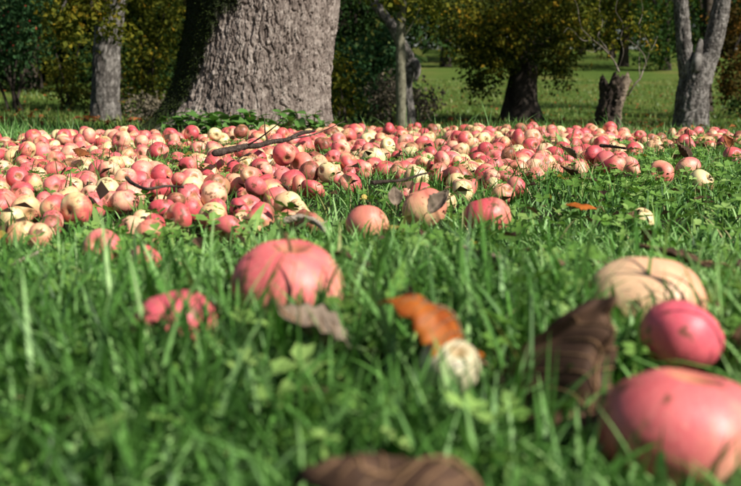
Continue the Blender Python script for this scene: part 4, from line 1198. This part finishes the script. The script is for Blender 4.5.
def stick(pts, r0, r1, mat, label, seed, n=120, seg=26, shoots=3):
    p = curve_path(pts, n)
    L = np.linalg.norm(p[-1] - p[0])
    t = np.linspace(0, 1, n)
    p = p + np.stack([0 * t, 0.010 * L * vnoise(t * 6, t * 0, seed), 0.005 * L * vnoise(t * 7, t * 0 + 9, seed) + 0.006], -1)   # crooked
    b = p[0].copy()
    r = np.linspace(r0, r1, n) * (1 + 0.22 * np.maximum(0, vnoise(t * 14, t * 0 + 4, seed)) ** 2)
    r[:3] *= (0.55, 0.8, 0.95)
    V, F, tt2 = tube(p - b, r, seg, 0.10, 0.25 / r0, seed, True, (r0 * 0.6, r0 * 1.8, r0 * 0.22))
    o = obj('stick', mk_mesh('stick', V, F, {'tint': tt2}), M[mat], None, Vector(b))
    tag(o, label, 'stick', 'fallen sticks among the apples')
    for k in range(shoots):
        q = p[int(n * (0.3 + 0.22 * k))] - b
        d = np.array([(-1) ** k * 0.5 + 0.4, -0.3 + 0.4 * k, 0.55 - 0.2 * k])
        d /= np.linalg.norm(d)
        ln = L * (0.05 + 0.045 * ((k * 2 + seed) % 3))
        V, F, t3 = tube(curve_path([q, q + d * ln * 0.5, q + d * ln + (0.1 * ln, 0, 0.15 * ln)], 10), np.linspace(r1 * 0.5, r1 * 0.22, 10), 7, 0.2, 0.3 / r1, seed + k)
        obj('side_shoot', mk_mesh('side_shoot', V, F, {'tint': t3}), M[mat], o)
    return o
stick([at(214, 155, 2.26), at(240, 150, 2.42), at(266, 144, 2.66), at(290, 139, 2.9), at(314, 131, 3.4)], 0.008, 0.005, 'stick', 'thick grey-brown stick lying across the heap below the big trunk', 1)
stick([at(126, 181, 1.62), at(134, 188, 1.6), at(148, 193, 1.56), at(166, 190, 1.6), at(184, 191, 1.6)], 0.0032, 0.0016, 'stick', 'thin dark twig winding over the apples in left heap', 2)
stick([at(372, 187, 1.64), at(390, 185, 1.65), at(408, 182, 1.68), at(428, 176, 1.78)], 0.0034, 0.0016, 'stick', 'dark twig among the apples below the thin sapling', 3)
stick([at(283, 226, 1.42), at(300, 222, 1.42), at(316, 227, 1.40), at(326, 236, 1.36)], 0.0055, 0.003, 'stick_pale', 'pale bent twig arching in the grass above the rosy apple', 4)
stick([at(600, 148, 2.5), at(612, 149, 2.47), at(626, 151, 2.42)], 0.0045, 0.0025, 'stick', 'short dark stick on the apples below the dead stump', 5)
stick([at(4, 272, 1.12), at(20, 266, 1.12), at(38, 258, 1.15)], 0.003, 0.0018, 'stick_pale', 'pale dry stalk in grass at the left edge', 6)

# ------------------------------------------------------------------ lawn
def inside_apple(x, y, f=0.8):
    out = np.zeros(len(x), bool)
    for a in AP:
        out |= (x - a[0]) ** 2 + (y - a[1]) ** 2 < (f * a[3]) ** 2
    return out

def blades(x, y, h, w, tint, bend=0.6, S=4, root=-0.004):
    n = len(x)
    az = rng.uniform(0, 2 * math.pi, n)
    d = np.stack([np.cos(az), np.sin(az), 0 * az], -1)
    fa = az + rng.normal(math.pi / 2, 0.5, n)
    s = np.stack([np.cos(fa), np.sin(fa), 0 * az], -1)
    lean = np.abs(rng.normal(0.15, bend * 0.5, n)) + 0.05
    crv = np.abs(rng.normal(0.5, 0.5, n)) * bend
    B = np.stack([x, y, gz(x, y) + root], -1)
    V = np.zeros((n, 2 * S + 1, 3))
    for k in range(S + 1):
        t = k / S
        ang = np.clip(lean + crv * t * 1.2, 0, 1.75)
        hor = np.sin(ang) * t
        ver = np.cos(ang * 0.85) * t
        c = B + d * (hor * h)[:, None] + np.array([0, 0, 1.0]) * (ver * h)[:, None]
        ww = w * (1 - t ** 1.8) * (0.75 + 0.5 * t) * 0.5
        if k < S:
            V[:, 2 * k] = c - s * ww[:, None]
            V[:, 2 * k + 1] = c + s * ww[:, None]
        else:
            V[:, 2 * S] = c
    i = (np.arange(n) * (2 * S + 1))[:, None]
    k = np.arange(S - 1)[None, :] * 2
    Q = np.stack([i + k, i + k + 1, i + k + 3, i + k + 2], -1).reshape(-1, 4)
    T = np.stack([i[:, 0] + 2 * S - 2, i[:, 0] + 2 * S - 1, i[:, 0] + 2 * S], -1)
    return V.reshape(-1, 3), [Q, T], np.repeat(tint, 2 * S + 1)

def scatter(n, y0, y1, wide=0.43, extra=0.05):
    y = np.sqrt(rng.uniform(y0 ** 2, y1 ** 2, n))
    x = rng.uniform(-1, 1, n) * (wide * y + extra)
    return x, y

def tints(x, y, n):
    t = 0.42 + 0.22 * fbm(x * 2.5, y * 2.5, 0, 61, 2) + rng.normal(0, 0.27, n)
    t = np.clip(t, 0, 0.87)
    dry = rng.uniform(size=n) < 0.004 + 0.036 * sstep(0.9, 1.8, y)
    t[dry] = rng.uniform(0.92, 1.0, dry.sum())
    return t

def lawn(name, n, y0, y1, hm, wm, bend, mat, label, S=4, tall=1.0):
    x, y = scatter(n, y0, y1)
    hp = heapness(x, y)
    clump = fbm(x * 6, y * 6, 0, 91, 2)
    keep = (rng.uniform(size=n) > hp * 0.40) & ~inside_apple(x, y, 0.85) & (clump + rng.normal(0, 0.5, n) > -0.75)
    keep &= ((x - BT[0]) ** 2 + (y - BT[1]) ** 2 > 0.40 ** 2)
    x, y, hp, clump = x[keep], y[keep], hp[keep], clump[keep]
    n = len(x)
    h = hm * rng.lognormal(0, 0.32, n) * (1 + 0.25 * clump) * (1 + 0.15 * hp) * tall
    near = sstep(0.40, 0.75, y)
    h = np.minimum(h, 0.05 + 0.09 * near) * (1 - 0.52 * sstep(0.88, 1.15, y) * sstep(2.1, 1.7, y))
    w = wm * rng.lognormal(0, 0.3, n)
    V, F, T = blades(x, y, h, w, tints(x, y, n), bend, S)
    return tag(obj(name, mk_mesh(name, V, F, {'tint': T}, True), M[mat]), label, 'grass', kind='stuff')

lawn('lawn_grass', 21000, 0.40, 1.5, 0.064, 0.0042, 0.75, 'grass', 'blurred green lawn grass blades of the near foreground', 5)
lawn('lawn_grass', 42000, 1.5, 3.6, 0.043, 0.0033, 0.8, 'grass', 'green lawn grass blades round and between the apples')
lawn('lawn_grass', 26000, 3.6, 6.6, 0.048, 0.0052, 0.7, 'grass', 'green lawn grass behind the heap of apples', 3)
lawn('lawn_grass', 26000, 6.6, 13, 0.055, 0.009, 0.6, 'meadow', 'meadow grass just beyond the trunks', 2)
lawn('lawn_grass', 30000, 13, 40, 0.08, 0.020, 0.6, 'meadow', 'far meadow grass in sun and tree shade', 2)
# taller tufts: fine long blades in front and behind
lawn('tall_grass', 4200, 0.48, 1.9, 0.082, 0.0044, 0.6, 'grass', 'longer grass blades arching over the lawn in the foreground', 6)
x, y = scatter(2600, 4.6, 6.4)
pxx, _, _ = project(np.stack([x, y, gz(x, y)], -1))
k = (fbm(x * 3, y * 3, 0, 17, 2) > 0.0) & ((x - BT[0]) ** 2 + (y - BT[1]) ** 2 > 0.47 ** 2)
x, y = x[k], y[k]
V, F, T = blades(x, y, 0.10 * rng.lognormal(0, 0.3, len(x)), np.full(len(x), 0.005), np.clip(rng.normal(0.5, 0.2, len(x)), 0, 0.9), 0.45, 4)
tag(obj('tall_grass', mk_mesh('tall_grass', V, F, {'tint': T}), M['grass']), 'longer grass tufts along the back of the heap', 'grass', kind='stuff')

# tufts growing up in front of the near apples
TX, TY = [], []
for (px, Y, wd, n_) in ((289, 0.79, 0.10, 420), (174, 0.72, 0.09, 360), (650, 0.73, 0.06, 90), (680, 0.53, 0.09, 160), (487, 1.42, 0.08, 110), (367, 1.33, 0.07, 90), (425, 1.42, 0.08, 80), (452, 0.60, 0.07, 260)):
    c_ = base_at(px, Y)
    TX.append(c_[0] + rng.uniform(-wd / 2, wd / 2, n_)); TY.append(c_[1] + rng.normal(0, 0.012, n_))
x, y = np.concatenate(TX), np.concatenate(TY)
V, F, T = blades(x, y, 0.050 * rng.lognormal(0, 0.3, len(x)), 0.0038 * rng.lognormal(0, 0.3, len(x)), tints(x, y, len(x)), 0.6, 5)
tag(obj('grass_tufts', mk_mesh('grass_tufts', V, F, {'tint': T}), M['grass']), 'grass tufts crossing in front of the nearest apples', 'grass', kind='stuff')

# clover and other small broad leaves
def clover(n, y0, y1, size, label):
    x, y = scatter(n, y0, y1)
    hp = heapness(x, y)
    k = (fbm(x * 4 + 9, y * 4, 0, 33, 2) + rng.normal(0, 0.35, n) > -0.15) & (rng.uniform(size=n) > hp * 0.6) & ~inside_apple(x, y, 0.9)
    x, y = x[k], y[k]
    n = len(x)
    hgt = rng.uniform(0.018, 0.048, n)
    base = np.stack([x, y, gz(x, y) + hgt], -1)
    az = rng.uniform(0, 6.28, n)
    tilt = rand_dirs(n) * 0.45 + (0, 0, 1)
    tilt /= np.linalg.norm(tilt, axis=1)[:, None]
    t0 = np.clip(rng.normal(0.5, 0.2, n), 0, 1)
    sz = size * rng.lognormal(0, 0.28, n)
    Vs, Fs, Ts, off = [], [], [], 0
    for q in range(3):
        a = az + q * 2.094
        ax = np.stack([np.cos(a), np.sin(a), 0 * a], -1)
        ax = ax - tilt * (ax * tilt).sum(1)[:, None] + tilt * 0.12
        ax /= np.linalg.norm(ax, axis=1)[:, None]
        sd = np.cross(tilt, ax)
        V = np.stack([base, base + ax * (sz * 0.45)[:, None] + sd * (sz * 0.42)[:, None] + tilt * (sz * 0.12)[:, None], base + ax * (sz * 0.95)[:, None] + sd * (sz * 0.36)[:, None] + tilt * (sz * 0.08)[:, None],
                      base + ax * (sz * 0.88)[:, None], base + ax * (sz * 0.95)[:, None] - sd * (sz * 0.36)[:, None] + tilt * (sz * 0.08)[:, None], base + ax * (sz * 0.45)[:, None] - sd * (sz * 0.42)[:, None] + tilt * (sz * 0.12)[:, None]], 1).reshape(-1, 3)
        i = np.arange(n) * 6 + off
        for f in ((0, 3, 2), (0, 2, 1), (0, 4, 3), (0, 5, 4)):
            Fs.append(np.stack([i + f[0], i + f[1], i + f[2]], -1))
        Vs.append(V); Ts.append(np.repeat(np.clip(t0 + rng.normal(0, 0.06, n), 0, 1), 6))
        off += len(V)
    # thin stalks
    sv = np.stack([base, base - (0, 0, 0.03) + rng.normal(0, 0.004, base.shape), base - (0, 0, 0.03) + rng.normal(0, 0.004, base.shape) + (0.0012, 0, 0)], 1).reshape(-1, 3)
    i = np.arange(n) * 3 + off
    Fs.append(np.stack([i, i + 1, i + 2], -1))
    Vs.append(sv); Ts.append(np.repeat(t0, 3))
    tag(obj('clover', mk_mesh('clover', np.vstack(Vs), [np.vstack(Fs)], {'tint': np.concatenate(Ts)}, True), M['clover']), label, 'clover', kind='stuff')
clover(900, 0.5, 1.6, 0.0125, 'clover leaves among the blurred foreground grass')
clover(6500, 1.6, 4.2, 0.0125, 'clover leaves among the grass beside the apples')

# broad dandelion-like leaves lying in the lawn
def broad(n, y0, y1, L0, label):
    x, y = scatter(n, y0, y1)
    k = ~inside_apple(x, y, 1.0) & (rng.uniform(size=n) > heapness(x, y) * 0.5)
    x, y = x[k], y[k]
    n = len(x)
    Lh = L0 * rng.lognormal(0, 0.3, n)
    V, F, T = blades(x, y, Lh, Lh * rng.uniform(0.22, 0.36, n), np.clip(rng.normal(0.62, 0.2, n), 0, 1), 1.1, 5)
    tag(obj('broad_weed', mk_mesh('broad_weed', V, F, {'tint': T}), M['clover']), label, 'weeds', kind='stuff')
broad(420, 0.5, 1.8, 0.042, 'broad weed leaves in the foreground lawn')
broad(900, 1.8, 4.6, 0.040, 'broad weed leaves between the apples')

# leafy weeds round the foot of the big trunk: each plant with its own leaves
def oval_leaf():
    t = np.array([0, 0.25, 0.55, 0.8, 1.0])
    w = np.array([0.04, 0.30, 0.34, 0.2, 0.0])
    V = []
    for tt2, ww in zip(t, w):
        z = -0.35 * tt2 * tt2
        V += [(-ww, tt2, z + 0.06), (0, tt2, z), (ww, tt2, z + 0.06)]
    F = []
    for k in range(4):
        b = k * 3
        F += [(b, b + 1, b + 4, b + 3), (b + 1, b + 2, b + 5, b + 4)]
    return mk_mesh('leaf', np.array(V), [np.array(F)], {'tint': np.linspace(0.25, 0.85, 15)})
OV = oval_leaf()
OV.materials.append(M['weed'])
wpx = [168 + 12 * q for q in range(14)] + [168, 178, 188, 197, 206, 215, 223, 231, 240, 249, 258, 267, 276, 286, 297, 309, 320, 330]
NTH = ['first', 'second', 'third', 'fourth', 'fifth', 'sixth', 'seventh', 'eighth', 'ninth', 'tenth', 'eleventh', 'twelfth', 'thirteenth', 'fourteenth', 'fifteenth', 'sixteenth', 'seventeenth', 'eighteenth']
for k, px in enumerate(wpx):
    fr = k < 14
    Y = 5.02 + 0.10 * math.sin(k * 2.3) + 0.45 * ((px - 249) / 90) ** 2 - (0.30 if fr else 0.12)
    B = base_at(px, Y)
    w = thing('leafy_weed', B, f'leafy green weed in the {"front" if fr else "back"} row before the big trunk, {NTH[k if fr else k - 14]} from left', 'weed', 'leafy weeds round the big trunk')
    hh = rng.uniform(0.08, 0.15)
    tp = np.array([rng.normal(0, 0.02), rng.normal(-0.01, 0.02), hh])
    tube_obj('stem', curve_path([(0, 0, -0.02), tp * 0.5 + (0.005, 0, 0), tp], 6), np.linspace(0.004, 0.002, 6), M['stalk'], w, (0, 0, 0), 6, 0.05, 10, k)
    for j in range(15):
        l = bpy.data.objects.new('leaf', OV)
        COL.objects.link(l)
        l.parent = w
        f = rng.uniform(0.2, 1.0)
        l.location = tp * f
        sc = rng.uniform(0.035, 0.07)
        l.scale = (sc, sc, sc)
        l.rotation_euler = (rng.uniform(-0.3, 0.8), rng.normal(0, 0.3), rng.uniform(0, 6.28))
